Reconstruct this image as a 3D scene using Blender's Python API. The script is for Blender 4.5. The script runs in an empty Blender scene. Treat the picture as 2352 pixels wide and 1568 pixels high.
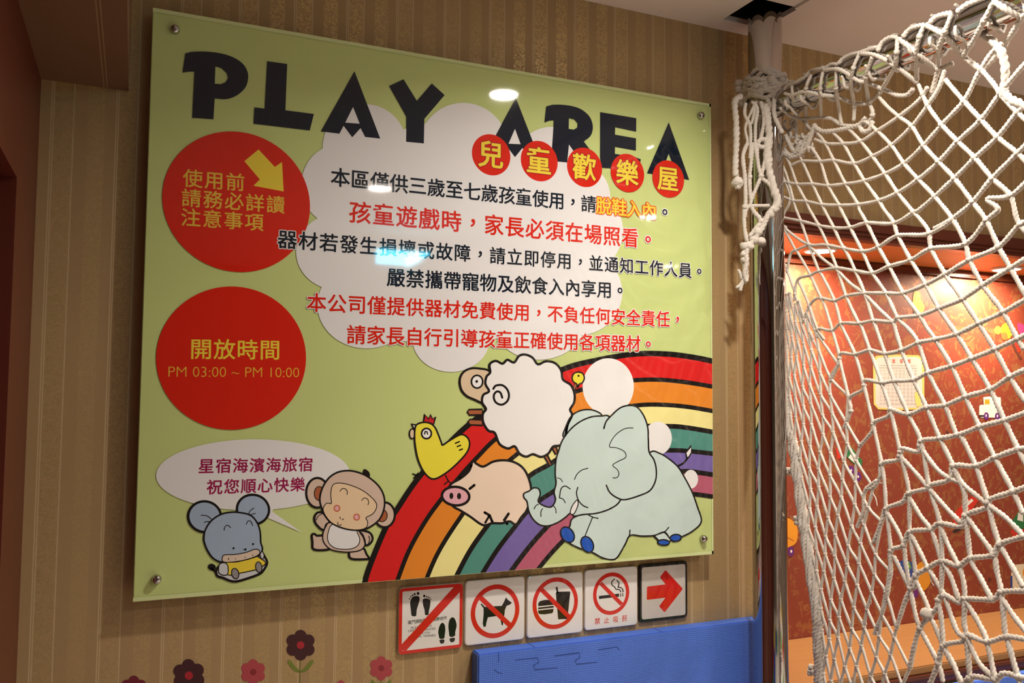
import bpy, bmesh, math, random
import numpy as np
from mathutils import Vector, Matrix
from mathutils.geometry import tessellate_polygon
sc = bpy.context.scene
COL = sc.collection
random.seed(7)
PI = math.pi

# ------------------------------------------------------------------ camera
FPX = 1977.44                       # focal length in pixels of the 2352 px wide frame
CAM = Vector((-0.011, -1.618, 1.559))
RGT = Vector((0.9155, -0.4023, 0.0080)).normalized()
FWD = Vector((0.4012, 0.9141, 0.0597)).normalized()
UPV = RGT.cross(FWD).normalized()
RGT = FWD.cross(UPV).normalized()
cd = bpy.data.cameras.new('camera')
cam = bpy.data.objects.new('camera', cd)
COL.objects.link(cam)
cd.sensor_width = 36
cd.lens = FPX / 2352 * 36
cd.clip_start = 0.02
cam.matrix_world = Matrix(((RGT.x, UPV.x, -FWD.x, CAM.x), (RGT.y, UPV.y, -FWD.y, CAM.y),
                           (RGT.z, UPV.z, -FWD.z, CAM.z), (0, 0, 0, 1)))
sc.camera = cam
sc.view_settings.view_transform = 'Standard'
sc.view_settings.look = 'None'
sc.view_settings.gamma = 1
sc.view_settings.exposure = -0.5
w = bpy.data.worlds.new('world')
sc.world = w
w.use_nodes = True
w.node_tree.nodes['Background'].inputs[0].default_value = (1, .85, .7, 1)
w.node_tree.nodes['Background'].inputs[1].default_value = 0.02
LENS_GLOW, LAMP_NICHE = 120, 1500
POWER = dict(main=16., near=13., left=8., right=24., far=45.)      # watts of the ceiling downlights
SPREAD = 146                        # their beam angle in degrees
LAMP_COL = (1, .915, .82)
CEIL = 2.435
WY = 0.035                          # the papered wall's surface
NY = 0.34                           # back of the niche


def ray(x, y):
    return FWD + RGT * ((x - 1176) / FPX) + UPV * ((784 - y) / FPX)


def atY(x, y, Y=0.0):
    d = ray(x, y)
    return CAM + d * ((Y - CAM.y) / d.y)


def atX(x, y, X):
    d = ray(x, y)
    return CAM + d * ((X - CAM.x) / d.x)


def atD(x, y, D):
    return CAM + ray(x, y) * D


# ------------------------------------------------------------------ materials
def s2l(c):
    return tuple((v / 12.92 if v <= .04045 else ((v + .055) / 1.055) ** 2.4) for v in c)


MATS = {}


def mat(name, col, rough=.5, metal=0., spec=.5, emit=None, estr=0., coat=0.):
    if name in MATS:
        return MATS[name]
    m = bpy.data.materials.new(name)
    m.use_nodes = True
    b = m.node_tree.nodes['Principled BSDF']
    b.inputs['Base Color'].default_value = (*col, 1)
    b.inputs['Roughness'].default_value = rough
    b.inputs['Metallic'].default_value = metal
    b.inputs['Specular IOR Level'].default_value = spec
    b.inputs['Coat Weight'].default_value = coat
    if emit:
        b.inputs['Emission Color'].default_value = (*emit, 1)
        b.inputs['Emission Strength'].default_value = estr
    MATS[name] = m
    return m


class NT:
    """tiny node helper"""
    def __init__(s, m):
        s.t = m.node_tree
        s.b = s.t.nodes['Principled BSDF']

    def n(s, typ, **kw):
        n = s.t.nodes.new(typ)
        for k, v in kw.items():
            if k.startswith('i_'):
                key = k[2:]
                n.inputs[int(key) if key.isdigit() else key].default_value = v
            else:
                setattr(n, k, v)
        return n

    def l(s, a, b):
        s.t.links.new(a, b)

    def math(s, op, a, b=None, c=None):
        n = s.n('ShaderNodeMath', operation=op)
        for i, v in enumerate((a, b, c)):
            if v is None:
                continue
            if isinstance(v, (int, float)):
                n.inputs[i].default_value = v
            else:
                s.l(v, n.inputs[i])
        return n.outputs[0]

    def mix(s, f, a, b):
        n = s.n('ShaderNodeMix', data_type='RGBA')
        for i, v in ((0, f), (6, a), (7, b)):
            if isinstance(v, (int, float)):
                n.inputs[i].default_value = v
            elif isinstance(v, tuple):
                n.inputs[i].default_value = (*v, 1)
            else:
                s.l(v, n.inputs[i])
        return n.outputs[2]

    def bump(s, h, strength=.3, dist=.001):
        n = s.n('ShaderNodeBump', i_Strength=strength, i_Distance=dist)
        s.l(h, n.inputs['Height'])
        s.l(n.outputs[0], s.b.inputs['Normal'])


def wallpaper(name='striped_wallpaper', axis=0):
    m = mat(name, (.3, .2, .09), .55, 0, .3)
    k = NT(m)
    tc = k.n('ShaderNodeTexCoord')
    sp = k.n('ShaderNodeSeparateXYZ')
    k.l(tc.outputs['Object'], sp.inputs[0])
    x = sp.outputs[axis]
    ph = k.math('FRACT', k.math('DIVIDE', k.math('ADD', x, 10 * .0507 + .0254 - .473), .0507))
    d = k.math('ABSOLUTE', k.math('SUBTRACT', ph, .5))           # 0 in the centre of a gold band
    band = k.math('LESS_THAN', d, .27)
    # which bands carry gold: slow pattern
    ph2 = k.math('FRACT', k.math('DIVIDE', k.math('ADD', x, 5.13), .53))
    strong = k.math('ADD', k.math('MULTIPLY', k.math('SINE', k.math('MULTIPLY', ph2, 2 * PI)), .28), .6)
    vo = k.n('ShaderNodeTexNoise', i_Scale=105., i_Detail=1., i_Distortion=2.4)
    k.l(tc.outputs['Object'], vo.inputs['Vector'])
    squig = k.math('GREATER_THAN', vo.outputs[0], .5)
    gold = k.math('MULTIPLY', k.math('MULTIPLY', band, squig), strong)
    # pin stripes: pairs of thin light lines
    pp = k.math('FRACT', k.math('DIVIDE', k.math('ADD', x, 3.095 + .0021), .1014))
    p1 = k.math('LESS_THAN', k.math('ABSOLUTE', k.math('SUBTRACT', pp, .02)), .010)
    p2 = k.math('LESS_THAN', k.math('ABSOLUTE', k.math('SUBTRACT', pp, .055)), .010)
    p3 = k.math('LESS_THAN', k.math('ABSOLUTE', k.math('SUBTRACT', pp, .36)), .010)
    pin = k.math('MINIMUM', k.math('ADD', k.math('ADD', p1, p2), p3), 1.)
    # weave
    nz = k.n('ShaderNodeTexNoise', i_Scale=700., i_Detail=2.)
    k.l(tc.outputs['Object'], nz.inputs['Vector'])
    base = k.mix(nz.outputs[0], (.36, .23, .105), (.42, .28, .135))
    base = k.mix(k.math('MULTIPLY', band, .18), base, (.51, .35, .165))
    base = k.mix(k.math('MULTIPLY', pin, .45), base, (.72, .57, .33))
    colr = k.mix(k.math('MULTIPLY', gold, .5), base, (.74, .54, .23))
    k.l(colr, k.b.inputs['Base Color'])
    k.l(k.math('MULTIPLY', gold, .6), k.b.inputs['Metallic'])
    k.l(k.math('SUBTRACT', .6, k.math('MULTIPLY', gold, .28)), k.b.inputs['Roughness'])
    k.bump(k.math('ADD', k.math('MULTIPLY', nz.outputs[0], .3), gold), .35, .0006)
    return m


def damask():
    m = mat('red_damask_wallpaper', (.4, .08, .04), .5)
    k = NT(m)
    tc = k.n('ShaderNodeTexCoord')
    nz = k.n('ShaderNodeTexNoise', i_Scale=16., i_Detail=6., i_Roughness=.75, i_Distortion=1.6)
    k.l(tc.outputs['Object'], nz.inputs['Vector'])
    wv = k.n('ShaderNodeTexWave', i_Scale=5., i_Distortion=26., i_Detail=4., i_4=2.)
    k.l(tc.outputs['Object'], wv.inputs['Vector'])
    f = k.math('GREATER_THAN', k.math('ADD', nz.outputs[0], k.math('MULTIPLY', wv.outputs[0], .16)), .64)
    fine = k.n('ShaderNodeTexNoise', i_Scale=90., i_Detail=3.)
    k.l(tc.outputs['Object'], fine.inputs['Vector'])
    f = k.math('MULTIPLY', f, fine.outputs[0])
    k.l(k.mix(f, (.23, .042, .022), (.42, .19, .07)), k.b.inputs['Base Color'])
    k.l(k.math('MULTIPLY', f, .6), k.b.inputs['Metallic'])
    return m


def wood(name, c1, c2, axis=0, scale=6., rough=.4):
    m = mat(name, c1, rough)
    k = NT(m)
    tc = k.n('ShaderNodeTexCoord')
    mp = k.n('ShaderNodeMapping')
    sc_ = [scale * 8] * 3
    sc_[axis] = scale * .35
    mp.inputs['Scale'].default_value = sc_
    k.l(tc.outputs['Object'], mp.inputs[0])
    nz = k.n('ShaderNodeTexNoise', i_Scale=1.5, i_Detail=5., i_Distortion=.6)
    k.l(mp.outputs[0], nz.inputs['Vector'])
    k.l(k.mix(nz.outputs[0], c1, c2), k.b.inputs['Base Color'])
    return m


def foam():
    m = mat('blue_foam', (.05, .13, .55), .5, 0, .4)
    k = NT(m)
    tc = k.n('ShaderNodeTexCoord')
    sp = k.n('ShaderNodeSeparateXYZ')
    k.l(tc.outputs['Object'], sp.inputs[0])
    a = k.math('SINE', k.math('MULTIPLY', sp.outputs[0], 2 * PI / .0045))
    b = k.math('SINE', k.math('MULTIPLY', sp.outputs[2], 2 * PI / .0045))
    h = k.math('MAXIMUM', a, b)
    k.bump(h, .5, .0006)
    k.l(k.mix(k.math('MULTIPLY', k.math('ADD', h, 1.), .5), (.06, .15, .60), (.09, .205, .74)), k.b.inputs['Base Color'])
    return m


def rope_mat():
    m = mat('white_cotton_rope', (.78, .72, .64), .85, 0, .15)
    k = NT(m)
    tc = k.n('ShaderNodeTexCoord')
    nz = k.n('ShaderNodeTexNoise', i_Scale=60., i_Detail=3.)
    k.l(tc.outputs['Object'], nz.inputs['Vector'])
    k.l(k.mix(nz.outputs[0], (.54, .47, .39), (.72, .67, .60)), k.b.inputs['Base Color'])
    n2 = k.n('ShaderNodeTexNoise', i_Scale=900., i_Detail=2.)
    k.l(tc.outputs['Object'], n2.inputs['Vector'])
    k.bump(n2.outputs[0], .4, .0006)
    return m


def floor_mat():
    m = mat('foam_tile_floor', (.3, .2, .1), .6)
    k = NT(m)
    tc = k.n('ShaderNodeTexCoord')
    mp = k.n('ShaderNodeMapping')
    mp.inputs['Scale'].default_value = (1 / .6, 1 / .6, 1 / .6)
    k.l(tc.outputs['Object'], mp.inputs[0])
    fl = k.n('ShaderNodeVectorMath', operation='FLOOR')
    k.l(mp.outputs[0], fl.inputs[0])
    wn = k.n('ShaderNodeTexWhiteNoise', noise_dimensions='2D')
    k.l(fl.outputs[0], wn.inputs['Vector'])
    cr = k.n('ShaderNodeValToRGB')
    cr.color_ramp.interpolation = 'CONSTANT'
    e = cr.color_ramp.elements
    e[0].color = (.74, .68, .60, 1)
    e[1].position = .62
    e[1].color = (.04, .10, .45, 1)
    for p, c in ((.72, (.75, .55, .05, 1)), (.82, (.12, .35, .06, 1)), (.9, (.55, .03, .02, 1))):
        q = e.new(p)
        q.color = c
    k.l(wn.outputs[0], cr.inputs[0])
    k.l(cr.outputs[0], k.b.inputs['Base Color'])
    return m


GLOSS = dict(rough=.04, spec=.5)
def pr(name, r, g, b):
    return mat('print_' + name, (r, g, b), .04, 0, .5)


M_GREEN = pr('green', .57, .66, .25)
M_RIM = pr('pale_green', .66, .74, .36)
M_CLOUD = pr('cloud', .80, .79, .79)
M_NAVY = pr('navy', .008, .014, .026)
M_RED = pr('red', .68, .022, .010)
M_YEL = pr('yellow', .85, .66, .06)
M_GOLD = pr('mustard', .78, .52, .06)
M_BLACK = pr('black', .012, .010, .010)
M_WHITE = pr('white', .86, .85, .83)
M_BAND = [pr('band_red', .70, .020, .020), pr('band_orange', .80, .26, .03), pr('band_yellow', .90, .82, .33),
          pr('band_teal', .09, .29, .24), pr('band_purple', .19, .14, .42), pr('band_magenta', .50, .12, .19)]
M_ELE = pr('elephant', .60, .74, .70)
M_PIG = pr('pig', .88, .70, .55)
M_SNOUT = pr('snout', .80, .42, .48)
M_CHICK = pr('chick', .84, .74, .06)
M_MOUSE = pr('mouse', .36, .46, .60)
M_MUZ = pr('muzzle', .72, .58, .46)
M_MONK = pr('monkey', .66, .50, .40)
M_FACE = pr('monkey_face', .80, .60, .38)
M_BROWN = pr('brown', .40, .12, .05)
M_TAN = pr('tan', .72, .56, .38)
M_BLUE = pr('hoof_blue', .02, .10, .50)
M_MAROON = pr('maroon', .32, .012, .08)
M_SHADOWRED = pr('dark_magenta', .33, .01, .03)
M_GREYL = pr('pale_grey', .62, .64, .66)
M_GREY = pr('grey', .30, .28, .28)
M_CHROME = mat('chrome', (.52, .50, .49), .05, 1.)
M_STEEL = mat('brushed_steel', (.62, .60, .58), .25, 1.)
M_ROPE = rope_mat()
M_PAPER = wallpaper()
M_PAPERY = mat('brown_beam_paper', (.17, .085, .04), .6)
_k = NT(M_PAPERY)
_tc = _k.n('ShaderNodeTexCoord')
_sp = _k.n('ShaderNodeSeparateXYZ')
_k.l(_tc.outputs['Object'], _sp.inputs[0])
_lines = 0.
for _x in (-.0745, -.0690):
    _lines = _k.math('ADD', _k.math('LESS_THAN', _k.math('ABSOLUTE', _k.math('SUBTRACT', _sp.outputs[0], _x)), .0008), _lines)
_nz = _k.n('ShaderNodeTexNoise', i_Scale=500., i_Detail=2.)
_k.l(_tc.outputs['Object'], _nz.inputs['Vector'])
_k.l(_k.mix(_k.math('MULTIPLY', _lines, .6), _k.mix(_nz.outputs[0], (.14, .066, .03), (.20, .10, .05)), (.42, .28, .14)), _k.b.inputs['Base Color'])
M_DAMASK = damask()
M_FOAM = foam()
M_CEIL = mat('ceiling_paint', (.80, .72, .66), .8)
M_DARK = mat('dark_void', (.01, .009, .008), .9)
M_REDWOOD = wood('red_brown_wood', (.085, .012, .005), (.125, .020, .008), 2, 5, .4)
M_MAHOG = wood('mahogany', (.09, .018, .009), (.15, .035, .016), 0, 5, .3)
M_ORANGEWOOD = wood('orange_stained_board', (.60, .21, .05), (.70, .27, .08), 0, 4, .4)
M_OAK = wood('oak_ledge', (.36, .18, .07), (.27, .125, .042), 0, 5, .35)
M_PLAIN = mat('plain_wall', (.20, .16, .12), .7)


# ------------------------------------------------------------------ object helpers
def link(name, verts, faces, mats, parent=None, smooth=False, midx=None):
    me = bpy.data.meshes.new(name)
    off = Vector(parent_world(parent)) if parent else Vector((0, 0, 0))
    me.from_pydata([tuple(Vector(v) - off) for v in verts], [], faces)
    if not isinstance(mats, (list, tuple)):
        mats = [mats]
    for m in mats:
        me.materials.append(m)
    if midx:
        me.polygons.foreach_set('material_index', midx)
    if smooth:
        me.polygons.foreach_set('use_smooth', [True] * len(me.polygons))
    me.update()
    o = bpy.data.objects.new(name, me)
    COL.objects.link(o)
    if parent:
        o.parent = parent
    return o


def parent_world(p):
    v = Vector((0, 0, 0))
    while p:
        v += p.location
        p = p.parent
    return v


def tag(o, label, cat, group=None):
    o['label'] = label
    o['category'] = cat
    if group:
        o['group'] = group
    return o


def thing(name, loc, label, cat, group=None):
    o = bpy.data.objects.new(name, None)
    o.empty_display_size = .05
    o.location = loc
    COL.objects.link(o)
    return tag(o, label, cat, group)


def struct(o):
    o['kind'] = 'structure'
    return o


def bm_obj(name, bm, m, parent=None, smooth=False):
    bmesh.ops.recalc_face_normals(bm, faces=bm.faces)
    vs = [v.co.copy() for v in bm.verts]
    bm.verts.index_update()
    fs = [[v.index for v in f.verts] for f in bm.faces]
    bm.free()
    return link(name, vs, fs, m, parent, smooth)


def box_bm(bm, x0, x1, y0, y1, z0, z1, bev=0., seg=2):
    r = bmesh.ops.create_cube(bm, size=1)
    vs = r['verts']
    for v in vs:
        v.co = Vector(((x0 + x1) / 2 + v.co.x * (x1 - x0), (y0 + y1) / 2 + v.co.y * (y1 - y0), (z0 + z1) / 2 + v.co.z * (z1 - z0)))
    if bev:
        es = list({e for v in vs for e in v.link_edges})
        bmesh.ops.bevel(bm, geom=es, offset=bev, segments=seg, affect='EDGES')
    return bm


def box(name, x0, x1, y0, y1, z0, z1, m, parent=None, bev=0., seg=2):
    return bm_obj(name, box_bm(bmesh.new(), x0, x1, y0, y1, z0, z1, bev, seg), m, parent)


def lathe(name, prof, base, axis, m, parent=None, seg=32, smooth=True):
    """prof = [(radius, height)] spun about axis at base"""
    ax = Vector(axis).normalized()
    t = Vector((1, 0, 0)) if abs(ax.x) < .9 else Vector((0, 0, 1))
    u = ax.cross(t).normalized()
    v = ax.cross(u)
    V, F = [], []
    for (r, h) in prof:
        for i in range(seg):
            a = 2 * PI * i / seg
            V.append(Vector(base) + ax * h + (u * math.cos(a) + v * math.sin(a)) * r)
    n = len(prof)
    for j in range(n - 1):
        for i in range(seg):
            i2 = (i + 1) % seg
            F.append((j * seg + i, j * seg + i2, (j + 1) * seg + i2, (j + 1) * seg + i))
    for j, rv in ((0, True), (n - 1, False)):          # end caps on their own vertices
        b = len(V)
        V += [V[j * seg + i].copy() for i in range(seg)]
        c = tuple(range(b, b + seg))
        F.append(c[::-1] if rv else c)
    return link(name, V, F, m, parent, smooth)


# ------------------------------------------------------------------ flat printed art
def crm(pts, n=6, closed=True):
    """Catmull-Rom through the points"""
    P = [Vector((p[0], p[1])) for p in pts]
    N = len(P)
    out = []
    for i in range(N if closed else N - 1):
        if closed:
            a, b, c, d = P[(i - 1) % N], P[i], P[(i + 1) % N], P[(i + 2) % N]
        else:
            a = P[i - 1] if i else P[0] * 2 - P[1]
            b, c = P[i], P[i + 1]
            d = P[i + 2] if i + 2 < N else P[-1] * 2 - P[-2]
        for k in range(n):
            t = k / n
            out.append(.5 * ((2 * b) + (c - a) * t + (2 * a - 5 * b + 4 * c - d) * t * t + (3 * b - a - 3 * c + d) * t ** 3))
    if not closed:
        out.append(P[-1])
    return [(p.x, p.y) for p in out]


def ell(cx, cy, rx, ry, rot=0., n=40):
    c, s = math.cos(rot), math.sin(rot)
    return [(cx + rx * math.cos(2 * PI * i / n) * c - ry * math.sin(2 * PI * i / n) * s,
             cy + rx * math.cos(2 * PI * i / n) * s + ry * math.sin(2 * PI * i / n) * c) for i in range(n)]


class Tr:
    """crop coordinates to photo coordinates"""
    def __init__(s, ox, oy, k):
        s.o = (ox, oy)
        s.k = k

    def __call__(s, pts):
        return [(s.o[0] + x / s.k, s.o[1] + y / s.k) for x, y in pts]


class Art:
    """flat printed shapes lying on the plane y = Y, outermost layer nearest the viewer"""
    STEP = .00002

    def __init__(s, Y, base=0, clip=None):
        s.Y, s.layer, s.clip = Y, base, clip
        s.V, s.F, s.I, s.M = [], [], [], []

    def mi(s, m):
        if m not in s.M:
            s.M.append(m)
        return s.M.index(m)

    def plane(s, p):
        return atY(p[0], p[1], s.Y)

    def raw(s, loops, m, layer):
        """loops of plane points (Vectors)"""
        if s.clip:
            loops = [clip_poly(l, s.clip) for l in loops]
            loops = [l for l in loops if len(l) > 2]
            if not loops:
                return
        y = s.Y - layer * s.STEP
        l2 = [[Vector((p.x, p.z, 0)) for p in l] for l in loops]
        tris = tessellate_polygon(l2)
        flat = [p for l in l2 for p in l]
        b = len(s.V)
        s.V += [Vector((p.x, y, p.y)) for p in flat]
        k = s.mi(m)
        for t in tris:
            a, c, d = (flat[i] for i in t)
            cr = (c.x - a.x) * (d.y - a.y) - (c.y - a.y) * (d.x - a.x)
            if abs(cr) < 1e-14:
                continue
            t = tuple(t) if cr > 0 else tuple(t)[::-1]     # normal towards -y
            s.F.append(tuple(b + i for i in t))
            s.I.append(k)

    def fill(s, pts, m, smooth=True, n=6, holes=(), new=True):
        if new:
            s.layer += 1
        pts = crm(pts, n) if smooth else pts
        loops = [[s.plane(p) for p in pts]] + [[s.plane(p) for p in h] for h in holes]
        s.raw(loops, m, s.layer)
        return pts

    def stroke(s, pts, wpx, m, smooth=True, n=6, closed=False, new=False, cap=True):
        if new:
            s.layer += 1
        P = crm(pts, n, closed) if smooth else list(pts)
        P = [Vector(p) for p in P]
        Q = [P[0]]
        for p in P[1:]:
            if (p - Q[-1]).length > .15:
                Q.append(p)
        P = Q
        if closed and (P[0] - P[-1]).length < .15:
            P.pop()
        N = len(P)
        if N < 2:
            return
        b = len(s.V)
        y = s.Y - s.layer * s.STEP
        k = s.mi(m)
        h = wpx / 2
        for i in range(N):
            a = P[i - 1] if (closed or i) else P[0]
            c = P[(i + 1) % N] if (closed or i < N - 1) else P[-1]
            t = (c - a)
            t = t.normalized() if t.length > 1e-6 else Vector((1, 0))
            nn = Vector((-t.y, t.x))
            if 0 < i < N - 1 or closed:
                d1 = (P[i] - a).normalized()
                d2 = (c - P[i]).normalized()
                cs = max(.45, math.sqrt(max(0, (1 + d1.dot(d2)) / 2)))
                nn = nn / cs
            for sg in (1, -1):
                q = s.plane(P[i] + nn * h * sg)
                s.V.append(Vector((q.x, y, q.z)))
        for i in range(N if closed else N - 1):
            j = (i + 1) % N
            s.F.append((b + 2 * i, b + 2 * i + 1, b + 2 * j + 1, b + 2 * j))
            s.I.append(k)
        if cap and not closed and wpx > 2.2:
            for p in (P[0], P[-1]):
                s.raw([[s.plane(q) for q in ell(p.x, p.y, h, h, 0, 12)]], m, s.layer)

    def shape(s, pts, m, wpx=0, lm=None, smooth=True, n=6):
        p = s.fill(pts, m, smooth, n)
        if wpx:
            s.stroke(p, wpx, lm or M_BLACK, smooth=False, closed=True, new=True)

    def disc(s, cx, cy, hpx, m, new=True):
        """true circle on the plane, centred at a photo point, hpx = half height in the photo"""
        if new:
            s.layer += 1
        c = s.plane((cx, cy))
        r = (s.plane((cx, cy - hpx)) - s.plane((cx, cy + hpx))).length / 2
        s.raw([[Vector((c.x + r * math.cos(2 * PI * i / 72), 0, c.z + r * math.sin(2 * PI * i / 72))) for i in range(72)]], m, s.layer)

    def ring(s, cx, cy, hpx, tpx, m):
        s.layer += 1
        c = s.plane((cx, cy))
        r = (s.plane((cx, cy - hpx)) - s.plane((cx, cy + hpx))).length / 2
        r2 = r * (1 - tpx / hpx)
        s.raw([[Vector((c.x + q * math.cos(2 * PI * i / 72), 0, c.z + q * math.sin(2 * PI * i / 72))) for i in range(72)] for q in (r, r2)], m, s.layer)

    def glyphs(s, text, p0, p1, empx, m, bold=0., halo=None, halow=0., at=None, shift=(0, 0)):
        """characters with centres spread from photo point p0 to p1"""
        a, b_ = s.plane(p0), s.plane(p1)
        n = len(text)
        em = (s.plane((p0[0], p0[1] - empx / 2)) - s.plane((p0[0], p0[1] + empx / 2))).length
        ang = math.atan2(b_.z - a.z, b_.x - a.x)
        ca, sa = math.cos(ang), math.sin(ang)

        def put(mm, rad, cnt, layer, fat=0.):
            k = s.mi(mm)
            offs = [(0, 0)] + [(math.cos(2 * PI * i / cnt) * rad, math.sin(2 * PI * i / cnt) * rad) for i in range(cnt)] if rad else [(0, 0)]
            for i, ch in enumerate(text):
                if ch in ' \u3000':
                    continue
                c = a.lerp(b_, (at[i] if at else i / max(1, n - 1)))
                gv, gf = glyph(ch, fat)
                for q_, (ox, oy) in enumerate(offs):
                    y = s.Y - layer * s.STEP - q_ * .000006
                    b = len(s.V)
                    for (x, z) in gv:
                        x2, z2 = (x + ox) * em, (z + oy) * em
                        s.V.append(Vector((c.x + x2 * ca - z2 * sa, y, c.z + x2 * sa + z2 * ca)))
                    for f in gf:
                        s.F.append(tuple(b + q for q in f))
                        s.I.append(k)
        if halo:
            s.layer += 1
            put(halo, bold + halow, 10, s.layer)
            s.layer += 5
        s.layer += 1
        put(m, bold, 6, s.layer)

    def build(s, name, parent, label=None):
        o = link(name, s.V, s.F, s.M, parent, midx=s.I)
        if label:
            o['label'] = label
        return o


def clip_poly(pts, rect):
    x0, x1, z0, z1 = rect

    def cut(P, f, inter):
        out = []
        for i in range(len(P)):
            a, b = P[i - 1], P[i]
            fa, fb = f(a), f(b)
            if fa >= 0 and fb >= 0:
                out.append(b)
            elif fa >= 0 > fb or fa < 0 <= fb:
                t = fa / (fa - fb)
                out.append(a.lerp(b, t))
                if fb >= 0:
                    out.append(b)
        return out
    for f in (lambda p: p.x - x0, lambda p: x1 - p.x, lambda p: p.z - z0, lambda p: z1 - p.z):
        if len(pts) < 3:
            return []
        pts = cut(pts, f, None)
    return pts


_G = {}
_fc = bpy.data.curves.new('glyph_source', 'FONT')
_fo = bpy.data.objects.new('glyph_source', _fc)
COL.objects.link(_fo)


def glyph_raw(body, fat=0.):
    _fc.body = body
    _fc.offset = fat
    _fc.resolution_u = 3
    bpy.context.view_layer.update()
    me = bpy.data.meshes.new_from_object(_fo.evaluated_get(bpy.context.evaluated_depsgraph_get()))
    v = [(q.co.x, q.co.y) for q in me.vertices]
    f = [tuple(p.vertices) for p in me.polygons]
    out = []
    for t in f:
        ar = sum(v[t[i - 1]][0] * v[t[i]][1] - v[t[i]][0] * v[t[i - 1]][1] for i in range(len(t)))
        out.append(t if ar > 0 else t[::-1])
    bpy.data.meshes.remove(me)
    return v, out


def glyph(ch, fat=0.):
    key = (ch, round(fat, 4))
    if key not in _G:
        v, f = glyph_raw(ch, fat)
        if ch in '，。' or ord(ch) < 256:
            cx = (min(p[0] for p in v) + max(p[0] for p in v)) / 2
            cy = (min(p[1] for p in v) + max(p[1] for p in v)) / 2
            if ord(ch) < 256:
                cy = .34
        else:
            cx, cy = .5, .38
        _G[key] = ([(x - cx, y - cy) for x, y in v], f)
    return _G[key]


def latin(art, text, p0, p1, cappx, m, bold=0.):
    """a run of latin letters squeezed between two photo points on its middle line"""
    v, f = glyph_raw(text, bold)
    x0, x1 = min(p[0] for p in v), max(p[0] for p in v)
    a, b = art.plane(p0), art.plane(p1)
    sx = (b - a).length / (x1 - x0)
    sz = (art.plane((p0[0], p0[1] - cappx / 2)) - art.plane((p0[0], p0[1] + cappx / 2))).length / .69
    ang = math.atan2(b.z - a.z, b.x - a.x)
    ca, sa = math.cos(ang), math.sin(ang)
    art.layer += 1
    y = art.Y - art.layer * art.STEP
    k = art.mi(m)
    for ox, oz in [(0, 0)]:
        bs = len(art.V)
        for (x, z) in v:
            x2, z2 = (x - x0 + ox) * sx, (z - .345 + oz) * sz
            art.V.append(Vector((a.x + x2 * ca - z2 * sa, y, a.z + x2 * sa + z2 * ca)))
        for t in f:
            art.F.append(tuple(bs + q for q in t))
            art.I.append(k)


# ------------------------------------------------------------------ ropes
def resample(P, step):
    """Catmull-Rom in 3-D then even steps"""
    P = [np.array(p, float) for p in P]
    Q = []
    N = len(P)
    for i in range(N - 1):
        a = P[i - 1] if i else 2 * P[0] - P[1]
        b, c = P[i], P[i + 1]
        d = P[i + 2] if i + 2 < N else 2 * P[-1] - P[-2]
        n = max(2, int(np.linalg.norm(c - b) / (step * 1.5)))
        for k in range(n):
            t = k / n
            Q.append(.5 * (2 * b + (c - a) * t + (2 * a - 5 * b + 4 * c - d) * t * t + (3 * b - a - 3 * c + d) * t ** 3))
    Q.append(P[-1])
    Q = np.array(Q)
    s = np.concatenate([[0], np.cumsum(np.linalg.norm(Q[1:] - Q[:-1], axis=1))])
    n = max(3, int(s[-1] / step))
    u = np.linspace(0, s[-1], n)
    return np.stack([np.interp(u, s, Q[:, i]) for i in range(3)], 1), u


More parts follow.
